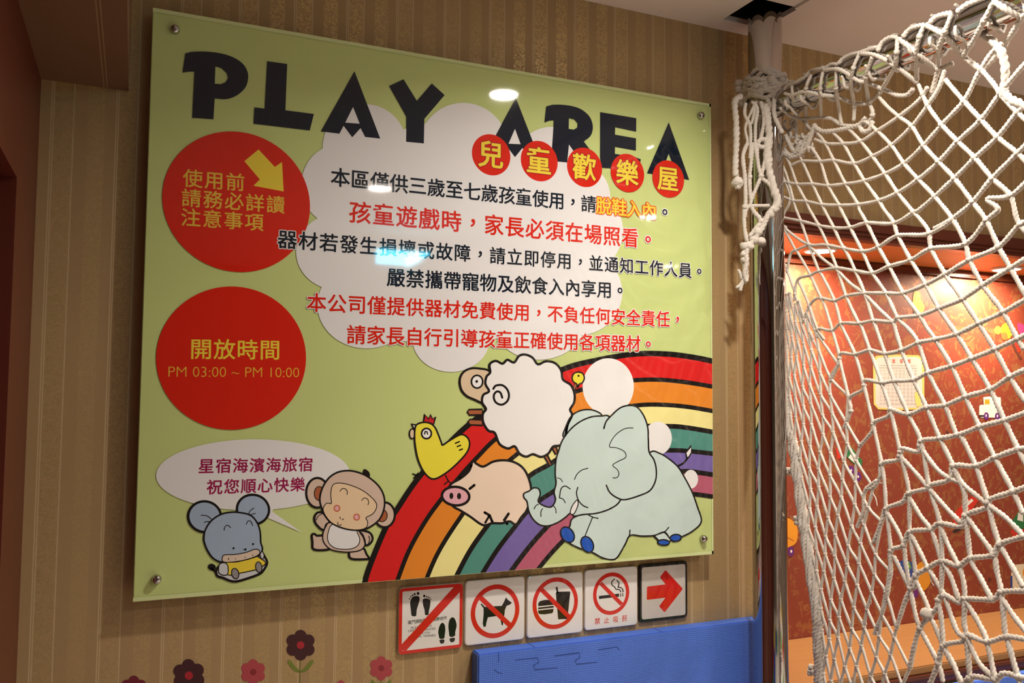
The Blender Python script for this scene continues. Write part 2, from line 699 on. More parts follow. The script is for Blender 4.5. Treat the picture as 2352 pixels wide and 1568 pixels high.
class Rope:
    def __init__(s):
        s.V, s.F = [], []
        s.n = 0

    def add(s, P, r=.0045, pitch=None, sides=12, step=.0022, lobe=.42):
        Q, u = resample(P, step)
        if isinstance(r, (list, tuple)):              # a radius per control point
            cl = np.array([tuple(q) for q in P], float)
            cl = np.concatenate([[0], np.cumsum(np.linalg.norm(cl[1:] - cl[:-1], axis=1))])
            rv = np.interp(u / max(u[-1], 1e-9), cl / max(cl[-1], 1e-9), r)
            r = float(np.mean(r))
        else:
            rv = np.full(len(u), r)
        pitch = pitch or r * 3.9
        T = np.gradient(Q, axis=0)
        T /= np.linalg.norm(T, axis=1)[:, None] + 1e-12
        ref = np.array([.37, .21, .9])
        A = np.cross(T, ref)
        A /= np.linalg.norm(A, axis=1)[:, None] + 1e-9
        B = np.cross(T, A)
        th = np.arange(sides) * 2 * PI / sides
        ph0 = random.random() * 6
        ph = 2 * PI * u / pitch / 1.0 + ph0
        wob = 1 + .06 * np.sin(u * 190 + ph0) + .05 * np.sin(u * 77 + 2 * ph0)
        end = np.ones(len(u))
        end[0] = end[-1] = .03
        rad = (rv * wob * end)[:, None] * (1 - lobe / 2 + lobe * np.abs(np.cos(1.5 * (th[None, :] - ph[:, None] / 1.5))))
        R = Q[:, None, :] + rad[:, :, None] * (np.cos(th)[None, :, None] * A[:, None, :] + np.sin(th)[None, :, None] * B[:, None, :])
        b = s.n
        m = len(Q)
        s.V.append(R.reshape(-1, 3))
        i = np.arange(m - 1)[:, None] * sides
        j = np.arange(sides)[None, :]
        j2 = (j + 1) % sides
        s.F.append(np.stack([b + i + j, b + i + j2, b + i + sides + j2, b + i + sides + j], 2).reshape(-1, 4))
        s.n += m * sides

    def knot(s, c, r=.0065):
        """small tight knot: three short wraps around a lump"""
        c = np.array(c)
        nu, nv = 10, 7
        V = []
        k1, k2 = random.random() * 6, random.random() * 6
        for a in range(nv):
            f = PI * (a + .5) / nv
            for b in range(nu):
                g = 2 * PI * b / nu
                q = r * (1 + .13 * math.sin(3 * g + 2 * f + k1) + .08 * math.sin(5 * f + k2))
                V.append(c + q * np.array([math.sin(f) * math.cos(g), math.sin(f) * math.sin(g), math.cos(f) * .9]))
        F = []
        for a in range(nv - 1):
            for b in range(nu):
                b2 = (b + 1) % nu
                F.append((s.n + a * nu + b, s.n + a * nu + b2, s.n + (a + 1) * nu + b2, s.n + (a + 1) * nu + b))
        s.V.append(np.array(V))
        s.F.append(np.array(F))
        s.n += len(V)

    def build(s, name, parent, m=None):
        V = np.concatenate(s.V)
        off = np.array(parent_world(parent)) if parent else 0
        V = V - off
        F = np.concatenate(s.F)
        me = bpy.data.meshes.new(name)
        me.vertices.add(len(V))
        me.vertices.foreach_set('co', V.ravel())
        me.loops.add(len(F) * 4)
        me.loops.foreach_set('vertex_index', F.ravel())
        me.polygons.add(len(F))
        me.polygons.foreach_set('loop_start', np.arange(len(F)) * 4)
        me.polygons.foreach_set('use_smooth', np.ones(len(F), bool))
        me.materials.append(m or M_ROPE)
        me.update()
        me.validate()
        o = bpy.data.objects.new(name, me)
        COL.objects.link(o)
        o.parent = parent
        return o

# ================================================================== ROOM
NX0, NX1, NZ0, NZ1 = 1.365, 4.0, 0.868, 1.965           # niche opening in the papered wall
XL, XR, YF = -0.172, 4.1, -4.6


def quad(bm, a, b, c, d):
    return bm.faces.new([bm.verts.new(p) for p in (a, b, c, d)])


def wall_with_hole(name, x0, x1, z0, z1, hx0, hx1, hz0, hz1, y0, y1, m):
    bm = bmesh.new()
    for a, b, c, d in ((x0, hx0, z0, z1), (hx1, x1, z0, z1), (hx0, hx1, z0, hz0), (hx0, hx1, hz1, z1)):
        if b - a > 1e-4 and d - c > 1e-4:
            box_bm(bm, a, b, y0, y1, c, d)
    return struct(bm_obj(name, bm, m))


wall_with_hole('wall_back', XL - .05, XR, 0, CEIL + .1, NX0, NX1, NZ0 - .03, NZ1 + .012, WY, NY + .06, M_PAPER)
struct(box('wall_niche', NX0 - .02, NX1, NY, NY + .05, NZ0 - .02, NZ1 + .02, M_DAMASK))
struct(box('wall_right', XR, XR + .1, YF, NY + .1, 0, CEIL + .1, M_PLAIN))
struct(box('wall_front', XL - .1, XR + .1, YF - .1, YF, 0, CEIL + .1, M_PLAIN))
# left side: red-brown timber lining with a doorway nearer the camera
DY0, DY1, DZ = -1.20, -.225, 1.86
bm = bmesh.new()
for (y0, y1, z0, z1) in ((DY1, WY, 0, CEIL + .1), (YF, DY0, 0, CEIL + .1), (DY0, DY1, DZ, CEIL + .1)):
    box_bm(bm, XL - .08, XL, y0, y1, z0, z1)
struct(bm_obj('wall_left', bm, M_REDWOOD))
struct(box('door_1', XL - .075, XL - .055, DY0, DY1, 0, DZ, M_MAHOG))
struct(box('floor', XL - .1, XR + .1, YF - .1, NY + .1, -.05, 0, floor_mat()))
# ceiling with the square cut-out for the steel pole
HX0, HX1, HY0, HY1 = 1.225, 1.345, -.135, -.015
bm = bmesh.new()
for (x0, x1, y0, y1) in ((XL - .1, HX0, YF, WY + .02), (HX1, XR, YF, WY + .02), (HX0, HX1, YF, HY0), (HX0, HX1, HY1, WY + .02)):
    box_bm(bm, x0, x1, y0, y1, CEIL, CEIL + .012)
struct(bm_obj('ceiling', bm, M_CEIL))
bm = bmesh.new()
for (x0, x1, y0, y1) in ((HX0 - .01, HX0, HY0 - .01, HY1 + .01), (HX1, HX1 + .01, HY0 - .01, HY1 + .01), (HX0, HX1, HY0 - .01, HY0), (HX0, HX1, HY1, HY1 + .01)):
    box_bm(bm, x0, x1, y0, y1, CEIL + .012, CEIL + .25)
box_bm(bm, HX0, HX1, HY0, HY1, CEIL + .24, CEIL + .25)
struct(bm_obj('trim_1', bm, M_DARK))
# raised ceiling strip running out from the pole, towards the viewer
struct(box('trim_2', 1.330, 1.356, YF, HY0 - .002, CEIL - .006, CEIL + .002, M_CEIL))
# papered beam under the ceiling along the left wall
struct(box('trim_3', XL, -.035, -4.5, WY, 2.09, CEIL, M_PAPERY))
# mahogany moulding along the niche's top edge
bm = bmesh.new()
for (y0, z0, z1) in ((.010, NZ1 + .012, NZ1 + .040), (.018, NZ1 + .002, NZ1 + .012), (.024, NZ1 - .008, NZ1 + .002)):
    box_bm(bm, NX0 - .01, NX1, y0, WY + (.02 if z0 < NZ1 else 0), z0, z1)
struct(bm_obj('trim_4', bm, M_MAHOG))
struct(box('trim_5', NX0 - .01, NX1, WY + .004, NY, NZ1, NZ1 + .012, M_ORANGEWOOD))        # stained soffit
struct(box('trim_6', NX0 - .01, NX1, NY - .022, NY - .0005, NZ1 - .022, NZ1 - .0005, M_MAHOG, bev=.004))
struct(box('trim_7', NX0 - .015, NX0 - .0005, WY, NY, NZ0, NZ1, M_DAMASK))                   # niche's side
# oak ledge with its dark two-step nosing
struct(box('trim_8', NX0, NX1, .020, NY, NZ0 - .02, NZ0, M_OAK, bev=.003))
bm = bmesh.new()
box_bm(bm, NX0, NX1, .012, WY, NZ0 - .03, NZ0 - .0205)
box_bm(bm, NX0, NX1, .018, WY, NZ0 - .048, NZ0 - .031)
struct(bm_obj('trim_9', bm, M_MAHOG))


# ================================================================== LAMPS
M_LENS = mat('lamp_glow', (1, 1, 1), .5, emit=LAMP_COL, estr=LENS_GLOW)
M_LENSN = mat('lamp_glow_niche', (1, 1, 1), .5, emit=(1, .80, .56), estr=LAMP_NICHE)
M_TRIMW = mat('white_lamp_ring', (.75, .72, .68), .4)


def downlight(x, y, z, r, m, name, label, group, watts=0):
    t = thing(name, (x, y, z), label, 'ceiling light', group)
    lathe('trim_ring', [(r, 0), (r * 1.28, 0), (r * 1.24, .006), (r, .007), (r, 0)], (x, y, z), (0, 0, -1), M_TRIMW, t, 40)
    lathe('lens', [(r * .98, .001), (r * .98, .0035), (r * .6, .0045)], (x, y, z), (0, 0, -1), m, t, 40)
    if watts:
        ld = bpy.data.lights.new('beam', 'AREA')
        ld.shape = 'DISK'
        ld.size = r * 1.8
        ld.energy = watts
        ld.color = LAMP_COL
        ld.spread = math.radians(SPREAD)
        lo = bpy.data.objects.new('beam', ld)
        COL.objects.link(lo)
        lo.parent = t
        lo.location = (0, 0, -.009)
    return t


downlight(.954, -.652, CEIL, .041, M_LENS, 'ceiling_downlight', 'round ceiling downlight nearest the sign, mirrored beside the title', 'ceiling downlights', POWER['main'])
downlight(.930, -1.953, CEIL, .05, M_LENS, 'ceiling_downlight', 'round ceiling downlight mirrored over the first dark line of characters', 'ceiling downlights', POWER['left'])
downlight(2.295, -1.968, CEIL, .05, M_LENS, 'ceiling_downlight', 'round ceiling downlight mirrored over the orange characters on the sign', 'ceiling downlights', POWER['right'])
downlight(1.680, -.930, CEIL, .05, M_LENS, 'ceiling_downlight', 'round ceiling downlight behind the net, mirrored in the last title letter', 'ceiling downlights', POWER['near'])
downlight(3.32, -3.29, CEIL, .05, M_LENS, 'ceiling_downlight', 'round ceiling downlight farthest off, mirrored above the small dark characters at right', 'ceiling downlights', POWER['far'])
downlight(1.728, .215, NZ1, .036, M_LENSN, 'niche_spotlight', 'bright round spotlight in the orange soffit nearest the steel pole', 'soffit spotlights')
downlight(2.50, .225, NZ1, .036, M_LENSN, 'niche_spotlight', 'bright round spotlight in the orange soffit at the right edge', 'soffit spotlights')

t = thing('exit_lamp', (1.35, -3.0, 2.30), 'cyan lit exit lamp box hanging from the ceiling, mirrored in the sign', 'lamp')
box('housing', 1.185, 1.508, -3.03, -3.0, 2.255, 2.355, mat('lamp_housing', (.5, .5, .5), .5), t, .004)
M_CYAN = mat('cyan_glow', (.1, .5, .6), .4, emit=(.12, .72, 1.0), estr=48)
M_CYANW = mat('pale_cyan_glow', (.5, .6, .6), .4, emit=(.6, .95, 1.0), estr=52)
box('lit_face', 1.195, 1.498, -2.9995, -2.994, 2.268, 2.345, M_CYAN, t)
box('pictogram', 1.365, 1.44, -2.994, -2.9925, 2.272, 2.341, M_CYANW, t)
for x in (1.25, 1.44):
    box('hanger', x - .004, x + .004, -3.02, -3.012, 2.355, CEIL, M_STEEL, t)

# ================================================================== PLAY AREA SIGN
SW, SZ0, SH = 1.2, 1.2, 1.0344
SZ1 = SZ0 + SH
sign = thing('play_area_sign', (SW / 2, .012, SZ0), 'large green acrylic play area rules board with cartoon animals and a rainbow', 'sign')
box('panel', 0, SW, .001, .011, SZ0, SZ1, M_GREEN, sign, .0012)
RECT = (.0005, SW - .0005, SZ0 + .0005, SZ1 - .0005)
a = Art(0, 0)
for (x0, x1, z0, z1) in ((0, SW, SZ0, SZ0 + .007), (0, SW, SZ1 - .007, SZ1), (SW - .004, SW, SZ0, SZ1)):
    a.raw([[Vector((x0, 0, z0)), Vector((x1, 0, z0)), Vector((x1, 0, z1)), Vector((x0, 0, z1))]], M_RIM, 0)
a.build('clear_edge', sign, 'paler see-through edge of the green board')

# cloud: overlapping round lobes behind the notice
a = Art(0, .6)
for (cx, cy, rx, ry) in ((838, 338, 97, 99), (1064, 345, 105, 109), (1268, 385, 92, 94), (1330, 455, 72, 80), (1345, 530, 86, 92),
                         (1328, 672, 101, 98), (1238, 742, 104, 84), (1036, 780, 88, 74), (842, 700, 113, 100), (776, 425, 84, 92),
                         (777, 578, 97, 88), (1060, 530, 325, 255), (905, 700, 150, 85)):
    a.layer += .4
    a.fill(ell(cx, cy, rx, ry, 0, 64), M_CLOUD, smooth=False, new=False)
a.build('printed_cloud', sign)


def disc_part(name, cx, cy, h):
    a = Art(0, 6)
    a.disc(cx, cy, h, M_RED)
    return a.build(name, sign)


d1 = disc_part('red_disc', 548, 463, 161)
a = Art(0, 8)
a.glyphs('使用前', (443, 409.7), (540.6, 417.8), 44, M_GOLD, .012)
a.glyphs('請務必詳讀', (439.6, 454.5), (632.9, 469.4), 44, M_GOLD, .012)
a.glyphs('注意事項', (438.4, 499.3), (583.8, 509.6), 44, M_GOLD, .012)
a.build('lettering', d1, 'yellow characters in the upper red disc')
C3 = Tr(350, 280, 4.355)
a = Art(0, 8)
a.fill(C3([(1062, 275), (1225, 450), (1297, 400), (1313, 695), (1012, 638), (1075, 575), (920, 392)]), M_YEL, smooth=False)
a.build('arrow', d1, 'yellow arrow pointing down right')
d2 = disc_part('red_disc', 536.5, 821.5, 164.5)
a = Art(0, 8)
a.glyphs('開放時間', (462, 801), (620, 803), 50, M_YEL, .012)
latin(a, 'PM 03:00 ~ PM 10:00', (387, 853), (687, 855), 24, M_GOLD, -.014)
a.build('lettering', d2, 'yellow opening time lettering in the lower red disc')

# title
T1 = Tr(330, 80, 3.136)
T2 = Tr(1020, 160, 3.459)


def letter(name, tr, pts, hole=None, sm=False, hs=False):
    a = Art(0, 7)
    p = tr(pts)
    a.fill(p, M_NAVY, smooth=False, holes=[crm(tr(hole), 5) if hs else tr(hole)] if hole else ())
    a.build(name, sign)


def sub(pts, n=5):
    return crm(pts, n, False)


letter('title_letter', T1, [(300, 135)] + sub([(340, 124), (420, 120), (520, 128), (600, 145), (670, 175), (720, 215), (748, 265), (752, 320), (735, 375), (700, 415), (650, 447), (590, 463), (512, 458)]) +
       [(503, 608), (350, 597), (366, 265), (330, 265), (280, 272)], [(517, 228), (560, 240), (597, 275), (608, 310), (590, 342), (555, 356), (512, 352)])
letter('title_letter', T1, [(890, 190), (1034, 210), (1021, 543), (1226, 570), (1197, 688), (792, 640), (798, 522), (872, 532)])
letter('title_letter', T1, [(1519, 263), (1704, 747), (1595, 735), (1562, 672), (1502, 738), (1440, 655), (1410, 712), (1277, 695)], [(1508, 520), (1556, 640), (1452, 632)])
letter('title_letter', T1, [(1768, 368), (1872, 320), (1968, 475), (2076, 350), (2168, 434), (2022, 605), (2018, 782), (1890, 770), (1893, 590)])
letter('title_letter', T2, [(571, 225), (705, 570), (770, 735), (690, 722), (622, 622), (563, 695), (510, 625), (480, 690), (345, 670), (410, 520)], [(563, 470), (608, 592), (512, 588)])
letter('title_letter', T2, [(812, 292)] + sub([(860, 278), (930, 278), (1020, 290), (1090, 315), (1150, 365), (1178, 425), (1180, 480), (1160, 530), (1110, 570)]) +
       [(1200, 690), (1060, 690), (992, 595), (978, 737), (850, 725), (872, 402), (835, 405), (798, 420)], [(992, 385), (1035, 395), (1062, 428), (1058, 460), (1030, 476), (990, 470)])
letter('title_letter', T2, [(1241, 337), (1527, 385), (1526, 492), (1359, 456), (1358, 516), (1525, 545), (1524, 642), (1358, 612), (1357, 668), (1520, 695), (1563, 712), (1545, 800), (1255, 778), (1240, 700)])
letter('title_letter', T2, [(1785, 418), (1947, 875), (1880, 862), (1848, 795), (1790, 860), (1735, 790), (1705, 835), (1612, 822)], [(1785, 665), (1815, 745), (1758, 740)])

for ch, x, y, h in zip('兒童歡樂屋', (375, 757, 1117, 1458, 1782), (676, 726, 776, 821, 868), (47.1, 46.3, 45.1, 43.9, 42.5)):
    a = Art(0, 9)
    (px_, py_), = T2([(x, y)])
    a.disc(px_, py_, h, M_RED)
    o = a.build('title_badge', sign, 'small red disc under the title')
    a = Art(0, 11)
    a.glyphs(ch, (px_ - 1, py_ - 1), (px_ - 1, py_ - 1), h * 1.38, M_YEL, .022, M_SHADOWRED, .028)
    a.build('character', o, 'yellow character edged in dark magenta')

# notice lines
def line(text, p0, p1, em, m, bold=.018, label=None, halo=M_CLOUD, hw=.045, at=None):
    a = Art(0, 8)
    a.glyphs(text, p0, p1, em, m, bold, halo, hw, at)
    a.build('notice_line', sign, label)


line('本區僅供三歲至七歲孩童使用，請', (781.9, 407.4), (1351.9, 468.2), 46, M_NAVY, label='first dark line of characters')
line('脫鞋入內', (1386.7, 472.2), (1491, 484), 42, M_YEL, .014, 'orange-edged yellow characters', pr('orange_red', .72, .10, .015), .06)
line('。', (1527, 487), (1527, 487), 42, M_NAVY, label='dark full stop after the orange characters')
line('孩童遊戲時，家長必須在場照看。', (827.2, 487.8), (1488.5, 549.5), 53, M_RED, label='upper red line of characters')
line('器材若發生損壞或故障，請立即停用，並通知工作人員。', (660, 549.7), (1606, 623), 45, M_NAVY, label='long dark line of characters')
line('嚴禁攜帶寵物及飲食入內享用。', (909.6, 636.9), (1424, 667), 45, M_NAVY, label='short dark line of characters')
line('本公司僅提供器材免費使用，不負任何安全責任，', (727.1, 694.6), (1556, 734), 46, M_RED, label='middle red line of characters')
line('請家長自行引導孩童正確使用各項器材。', (818.4, 768.5), (1489, 790), 46, M_RED, label='lowest red line of characters')

# rainbow
edges = [
    [(831, 1368), (845.8, 1310), (884, 1216), (912, 1169), (970, 1086), (1071, 979.6), (1180, 906), (1290, 849), (1371, 827), (1457.5, 813), (1531, 812.8), (1594.7, 820.7), (1650, 832)],
    [(903, 1360), (936.7, 1270), (975, 1200), (1012, 1148), (1057, 1093), (1096, 1050), (1138.5, 1007.6), (1220, 945), (1320, 900), (1400, 880), (1457.5, 873), (1515, 871.8), (1578.7, 878), (1650, 890)],
    [(968, 1358), (1005.6, 1270), (1060, 1184), (1120, 1105), (1186, 1044), (1270, 985), (1370, 945), (1460.7, 931), (1515, 929), (1578.7, 934), (1650, 946)],
    [(1030, 1360), (1076, 1270), (1121.6, 1204), (1170, 1140), (1217, 1092), (1265, 1064), (1350, 1010), (1440, 982), (1531, 978.6), (1578.7, 982), (1650, 994)],
    [(1080, 1363), (1137, 1270), (1180.6, 1212), (1210, 1175), (1239.5, 1149), (1273, 1127), (1350, 1075), (1450, 1040), (1534, 1034), (1585, 1036), (1650, 1043)],
    [(1140, 1363), (1189, 1290), (1243.8, 1223), (1301, 1170), (1380, 1120), (1470, 1088), (1567.6, 1082), (1605, 1085), (1650, 1092)],
    [(1190, 1370), (1243.8, 1297), (1291.6, 1243), (1360, 1180), (1450, 1140), (1530, 1131), (1591.5, 1134), (1650, 1142)],
]
curves = [crm(e, 8, False) for e in edges]
a = Art(0, 3, RECT)
for i in range(6):
    a.layer = 4
    a.fill(curves[i] + curves[i + 1][::-1], M_BAND[i], smooth=False, new=False)
a.layer = 5
for i, cvr in enumerate(curves):
    # black lines as clipped ribbons
    wpx = (12.5, 10, 10, 11, 10.5, 11, 10)[i]
    P = [Vector(p) for p in cvr]
    L, R_ = [], []
    for j in range(len(P)):
        tt = (P[min(j + 1, len(P) - 1)] - P[max(j - 1, 0)]).normalized()
        nn = Vector((-tt.y, tt.x)) * wpx / 2
        L.append((P[j].x + nn.x, P[j].y + nn.y))
        R_.append((P[j].x - nn.x, P[j].y - nn.y))
    a.fill(L + R_[::-1], M_BLACK, smooth=False, new=False)
a.build('printed_rainbow', sign)
for cx, cy, rx, ry in ((1397, 887.5, 58.8, 65), (1511, 1006, 32, 38), (1586.7, 1100, 16.6, 21.5)):
    a = Art(0, 7)
    a.fill(ell(cx, cy, rx, ry, 0, 56), M_WHITE, smooth=False)
    a.build('printed_bubble', sign)

# sheep -------------------------------------------------------------
S = Tr(900, 800, 3.564)
a = Art(0, 7)
for q in ([(740, 498), (630, 500), (618, 520), (635, 545), (740, 543)], [(740, 585), (640, 580), (622, 600), (640, 625), (740, 630)],
          [(1245, 885), (1290, 960), (1310, 950), (1275, 875)], [(1312, 820), (1340, 868), (1358, 850), (1345, 805)]):
    a.shape(S(q), M_BROWN, 3.2, smooth=False)
a.shape(S([(800, 190), (720, 165), (640, 165), (580, 200), (556, 260), (568, 335), (612, 388), (680, 420), (760, 450), (800, 400), (810, 300)]), M_TAN, 5)
a.shape(S(ell(697, 272, 46, 52)), M_WHITE, 4, smooth=False)
a.layer += 1
a.fill(S(ell(694, 270, 11, 12, 0, 14)), M_BLACK, smooth=False, new=False)
lob = [(805, 195), (800, 130), (850, 102), (905, 125), (945, 93), (1000, 115), (1040, 62), (1090, 50), (1150, 75), (1195, 130), (1260, 105), (1335, 120), (1385, 180), (1400, 255), (1465, 300),
       (1495, 375), (1490, 445), (1458, 500), (1475, 545), (1440, 620), (1418, 715), (1380, 790), (1320, 802), (1280, 860), (1220, 887), (1155, 865), (1100, 885), (1045, 860), (1005, 800), (950, 818),
       (880, 780), (842, 690), (790, 672), (748, 605), (745, 535), (770, 495), (738, 440), (748, 380), (795, 350), (765, 290), (775, 230)]
a.shape(S(lob), M_WHITE, 5.5, smooth=True, n=4)
a.stroke(S([(830, 330), (850, 305), (900, 300), (940, 330), (958, 380), (945, 430), (900, 460), (855, 445), (835, 410), (837, 375), (860, 352), (888, 362), (903, 402)]), 5, M_BLACK, new=True)
a.build('printed_sheep', sign)

# small bird ----------------------------------------------------------
K = Tr(1180, 800, 3.135)
a = Art(0, 7)
a.shape(K([(470, 240), (440, 300), (425, 290), (440, 250)]), M_BROWN, 1.5, smooth=False)
a.shape(K([(463, 170), (495, 180), (508, 212), (495, 245), (470, 258), (463, 278), (452, 255), (430, 240), (420, 212), (432, 182)]), M_CHICK, 3.4)
a.fill(K(ell(466, 197, 8, 8, 0, 14)), M_BLACK, smooth=False)
a.build('printed_small_bird', sign)

# chick ---------------------------------------------------------------
a = Art(0, 7)
for q in ([(440, 1040), (462, 1085), (430, 1112)], [(462, 1085), (490, 1110)], [(255, 1000), (205, 1040), (172, 1025)], [(215, 1020), (180, 1060)]):
    a.stroke(S(q), 3, M_BLACK, smooth=False)
a.shape(S([(258, 612), (270, 540), (300, 577), (318, 545), (332, 577), (356, 560), (344, 618)]), pr('comb', .55, .02, .03), 2.5, smooth=False)
a.shape(S([(163, 620), (206, 628), (182, 658)]), M_WHITE, 3, smooth=False)
a.shape(S(ell(166, 698, 22, 40, 0, 24)), M_TAN, 3, smooth=False)
a.shape(S([(190, 655), (205, 622), (255, 605), (312, 612), (352, 645), (380, 705), (405, 770), (416, 790), (470, 755), (560, 706), (612, 722), (636, 772), (620, 840), (560, 915), (480, 990), (405, 1043),
           (345, 1068), (298, 1050), (250, 990), (212, 900), (192, 800), (186, 720)]), M_CHICK, 4, n=5)
a.shape(S(ell(283, 696, 40, 42, 0, 28)), M_WHITE, 4, smooth=False)
a.stroke(S([(268, 700), (272, 682), (286, 682), (292, 700)]), 3, M_BLACK, new=True)
for q in ([(520, 776), (552, 762)], [(535, 802), (562, 792)], [(553, 832), (577, 823)]):
    a.stroke(S(q), 3.2, M_BLACK, smooth=False)
a.build('printed_chick', sign)

# pig -----------------------------------------------------------------
a = Art(0, 7)
a.shape(S([(480, 1115), (560, 1065), (625, 1010), (650, 960), (660, 920), (700, 948), (750, 966), (830, 926), (920, 915), (1000, 930), (1070, 975), (1115, 1050), (1140, 1150), (1130, 1250), (1100, 1330),
           (1060, 1380), (1015, 1440), (965, 1415), (900, 1430), (820, 1430), (745, 1445), (640, 1375), (560, 1325), (500, 1290), (450, 1210)]), M_PIG, 5.5, n=5)
a.stroke(S([(555, 1058), (590, 1000), (650, 958)]), 4.5, M_BLACK)
a.shape(S(ell(522, 1208, 112, 76, .08)), M_SNOUT, 6, smooth=False)
a.layer += 1
a.fill(S(ell(487, 1206, 16, 26, 0, 20)), M_BLACK, smooth=False, new=False)
a.fill(S(ell(550, 1208, 17, 26, 0, 20)), M_BLACK, smooth=False, new=False)
for q, wd in (([(637, 1148), (675, 1118)], 6), ([(760, 1342), (800, 1365), (822, 1418)], 6), ([(765, 1425), (795, 1372)], 5), ([(955, 1352), (920, 1405), (945, 1435)], 6)):
    a.stroke(S(q), wd, M_BLACK, smooth=False)
a.build('printed_pig', sign)

# elephant ------------------------------------------------------------
a = Art(0, 14)
LW = 3.6
a.stroke(K([(1180, 848), (1225, 822), (1258, 778)]), 4.5, M_BLACK, new=True)
a.shape(K([(1245, 785), (1238, 750), (1276, 702), (1279, 750), (1260, 782)]), M_WHITE, 3, smooth=False)
a.shape(K([(1000, 1340), (1060, 1400), (1110, 1392), (1140, 1378), (1115, 1330), (1060, 1320)]), M_ELE, LW, smooth=False)
a.shape(K([(985, 745), (1050, 755), (1110, 790), (1180, 850), (1230, 930), (1282, 1030), (1322, 1140), (1350, 1245), (1290, 1312), (1210, 1355), (1160, 1372), (1125, 1368), (1085, 1322),
           (1010, 1346), (920, 1350), (838, 1345), (800, 1412), (745, 1503), (700, 1520), (635, 1505), (570, 1470), (480, 1440), (400, 1400), (350, 1345), (400, 1285), (418, 1228), (480, 1195), (700, 1100), (900, 850)]),
        M_ELE, LW, n=5)
a.shape(K([(362, 640), (372, 570), (412, 490), (472, 450), (540, 440), (600, 455), (636, 486), (640, 560), (500, 640)]), M_ELE, LW)
hd = [(350, 660), (325, 730), (304, 800), (298, 900), (304, 970), (290, 1035), (300, 1090), (270, 1140), (215, 1132), (175, 1100), (190, 1050), (178, 1010), (140, 1004), (108, 1027), (72, 1045), (74, 1075),
      (95, 1102), (108, 1170), (140, 1230), (190, 1270), (250, 1276), (320, 1250), (375, 1212), (408, 1185), (435, 1206), (500, 1195), (600, 1185), (700, 1150), (770, 1088), (850, 900), (780, 600), (690, 492), (635, 486), (560, 492), (480, 525), (410, 580)]
a.shape(K(hd), M_ELE, LW, n=4)
ear = [(648, 575), (665, 525), (705, 480), (765, 428), (830, 410), (890, 425), (938, 490), (964, 570), (968, 650), (974, 745), (1008, 800), (1025, 870), (1020, 950), (980, 1022), (900, 1060), (800, 1088), (740, 1073), (690, 1035), (666, 985)]
a.fill(K(ear), M_ELE, True, 5)
a.stroke(K(ear), LW, M_BLACK, n=5, new=True)
a.shape(K([(456, 1090), (462, 1125), (440, 1180), (420, 1195), (406, 1178), (422, 1130)]), M_WHITE, 2.4)
for q, wd in (([(860, 572), (800, 577), (740, 615), (702, 665), (690, 708), (740, 715), (795, 742), (805, 783), (752, 812), (712, 840), (745, 872), (757, 905), (740, 930), (710, 930)], 2),
              ([(435, 945), (455, 905), (490, 875), (535, 862)], 2.2), ([(310, 930), (335, 938), (352, 962)], 1.8),
              ([(460, 1000), (451, 1040), (465, 1092), (498, 1130), (532, 1145)], 2.8), ([(328, 1075), (340, 1010), (370, 990), (405, 1010)], 2.6),
              ([(330, 1075), (355, 1085), (372, 1112)], 2.2), ([(145, 1157), (158, 1132), (178, 1120)], 2.2), ([(195, 1212), (195, 1175), (208, 1150)], 2.2), ([(305, 1187), (300, 1152), (283, 1130)], 2.2),
              ([(567, 1213), (540, 1280), (512, 1350)], 2.4), ([(540, 1200), (575, 1216), (607, 1222)], 2.4), ([(836, 1308), (833, 1345)], 3), ([(1115, 1288), (1082, 1320), (1010, 1346)], 2.6), ([(1082, 1320), (1130, 1372)], 2.4)):
    a.stroke(K(q), wd, M_BLACK)
for cx, cy, rx, ry, r_ in ((386, 1340, 44, 60, -.6), (528, 1410, 42, 60, -.45), (1078, 1396, 42, 20, .05), (1165, 1363, 40, 25, -.1)):
    a.shape(K(ell(cx, cy, rx, ry, r_)), M_BLUE, 3.2, smooth=False)
a.build('printed_elephant', sign)

# speech bubble -------------------------------------------------------
a = Art(0, 2)
a.fill(ell(581, 1090, 222.6, 81.5, -.01, 80), M_CLOUD, smooth=False)
a.fill([(560, 1165), (618, 1190), (693, 1222.5), (625, 1174), (640, 1150)], M_CLOUD, smooth=False)
sb = a.build('speech_bubble', sign)
a = Art(0, 4)
a.glyphs('星宿海濱海旅宿', (473.9, 1069.8), (702.2, 1066.2), 36, M_MAROON, .02)
a.glyphs('祝您順心快樂', (493, 1117.8), (683.6, 1112.1), 36, M_MAROON, .02)
a.build('lettering', sb, 'maroon characters in the speech bubble')

# mouse ---------------------------------------------------------------
Q = Tr(340, 980, 3.92)
a = Art(0, 5)
OL = 5.6
a.shape(Q(ell(575, 1262, 36, 30, .3, 24)), M_BLACK, 0, smooth=False)
a.stroke(Q([(575, 1275), (600, 1300), (630, 1320)]), 4, M_BLACK)
a.shape(Q([(635, 1260), (620, 1335), (680, 1360), (740, 1385), (800, 1390), (900, 1362), (1000, 1325), (1040, 1290), (1072, 1222), (1045, 1160), (1020, 1120), (980, 1100), (800, 1180)]), M_GREYL, OL)
for c_ in (ell(510, 808, 148, 138, .15), ell(945, 743, 145, 132, .2)):
    a.shape(Q(c_), M_MOUSE, OL, smooth=False)
a.shape(Q([(503, 1000), (515, 930), (565, 850), (650, 790), (750, 768), (850, 775), (930, 800), (985, 868), (1010, 950), (1015, 1040), (1030, 1095), (1010, 1150), (940, 1190), (800, 1216), (660, 1216), (585, 1180), (535, 1110), (508, 1040)]), M_MOUSE, 4)
a.shape(Q([(690, 1220), (800, 1215), (900, 1192), (985, 1165), (1050, 1208), (1060, 1232), (1000, 1280), (860, 1310), (740, 1335), (715, 1330)]), M_YEL, 2.4, smooth=False)
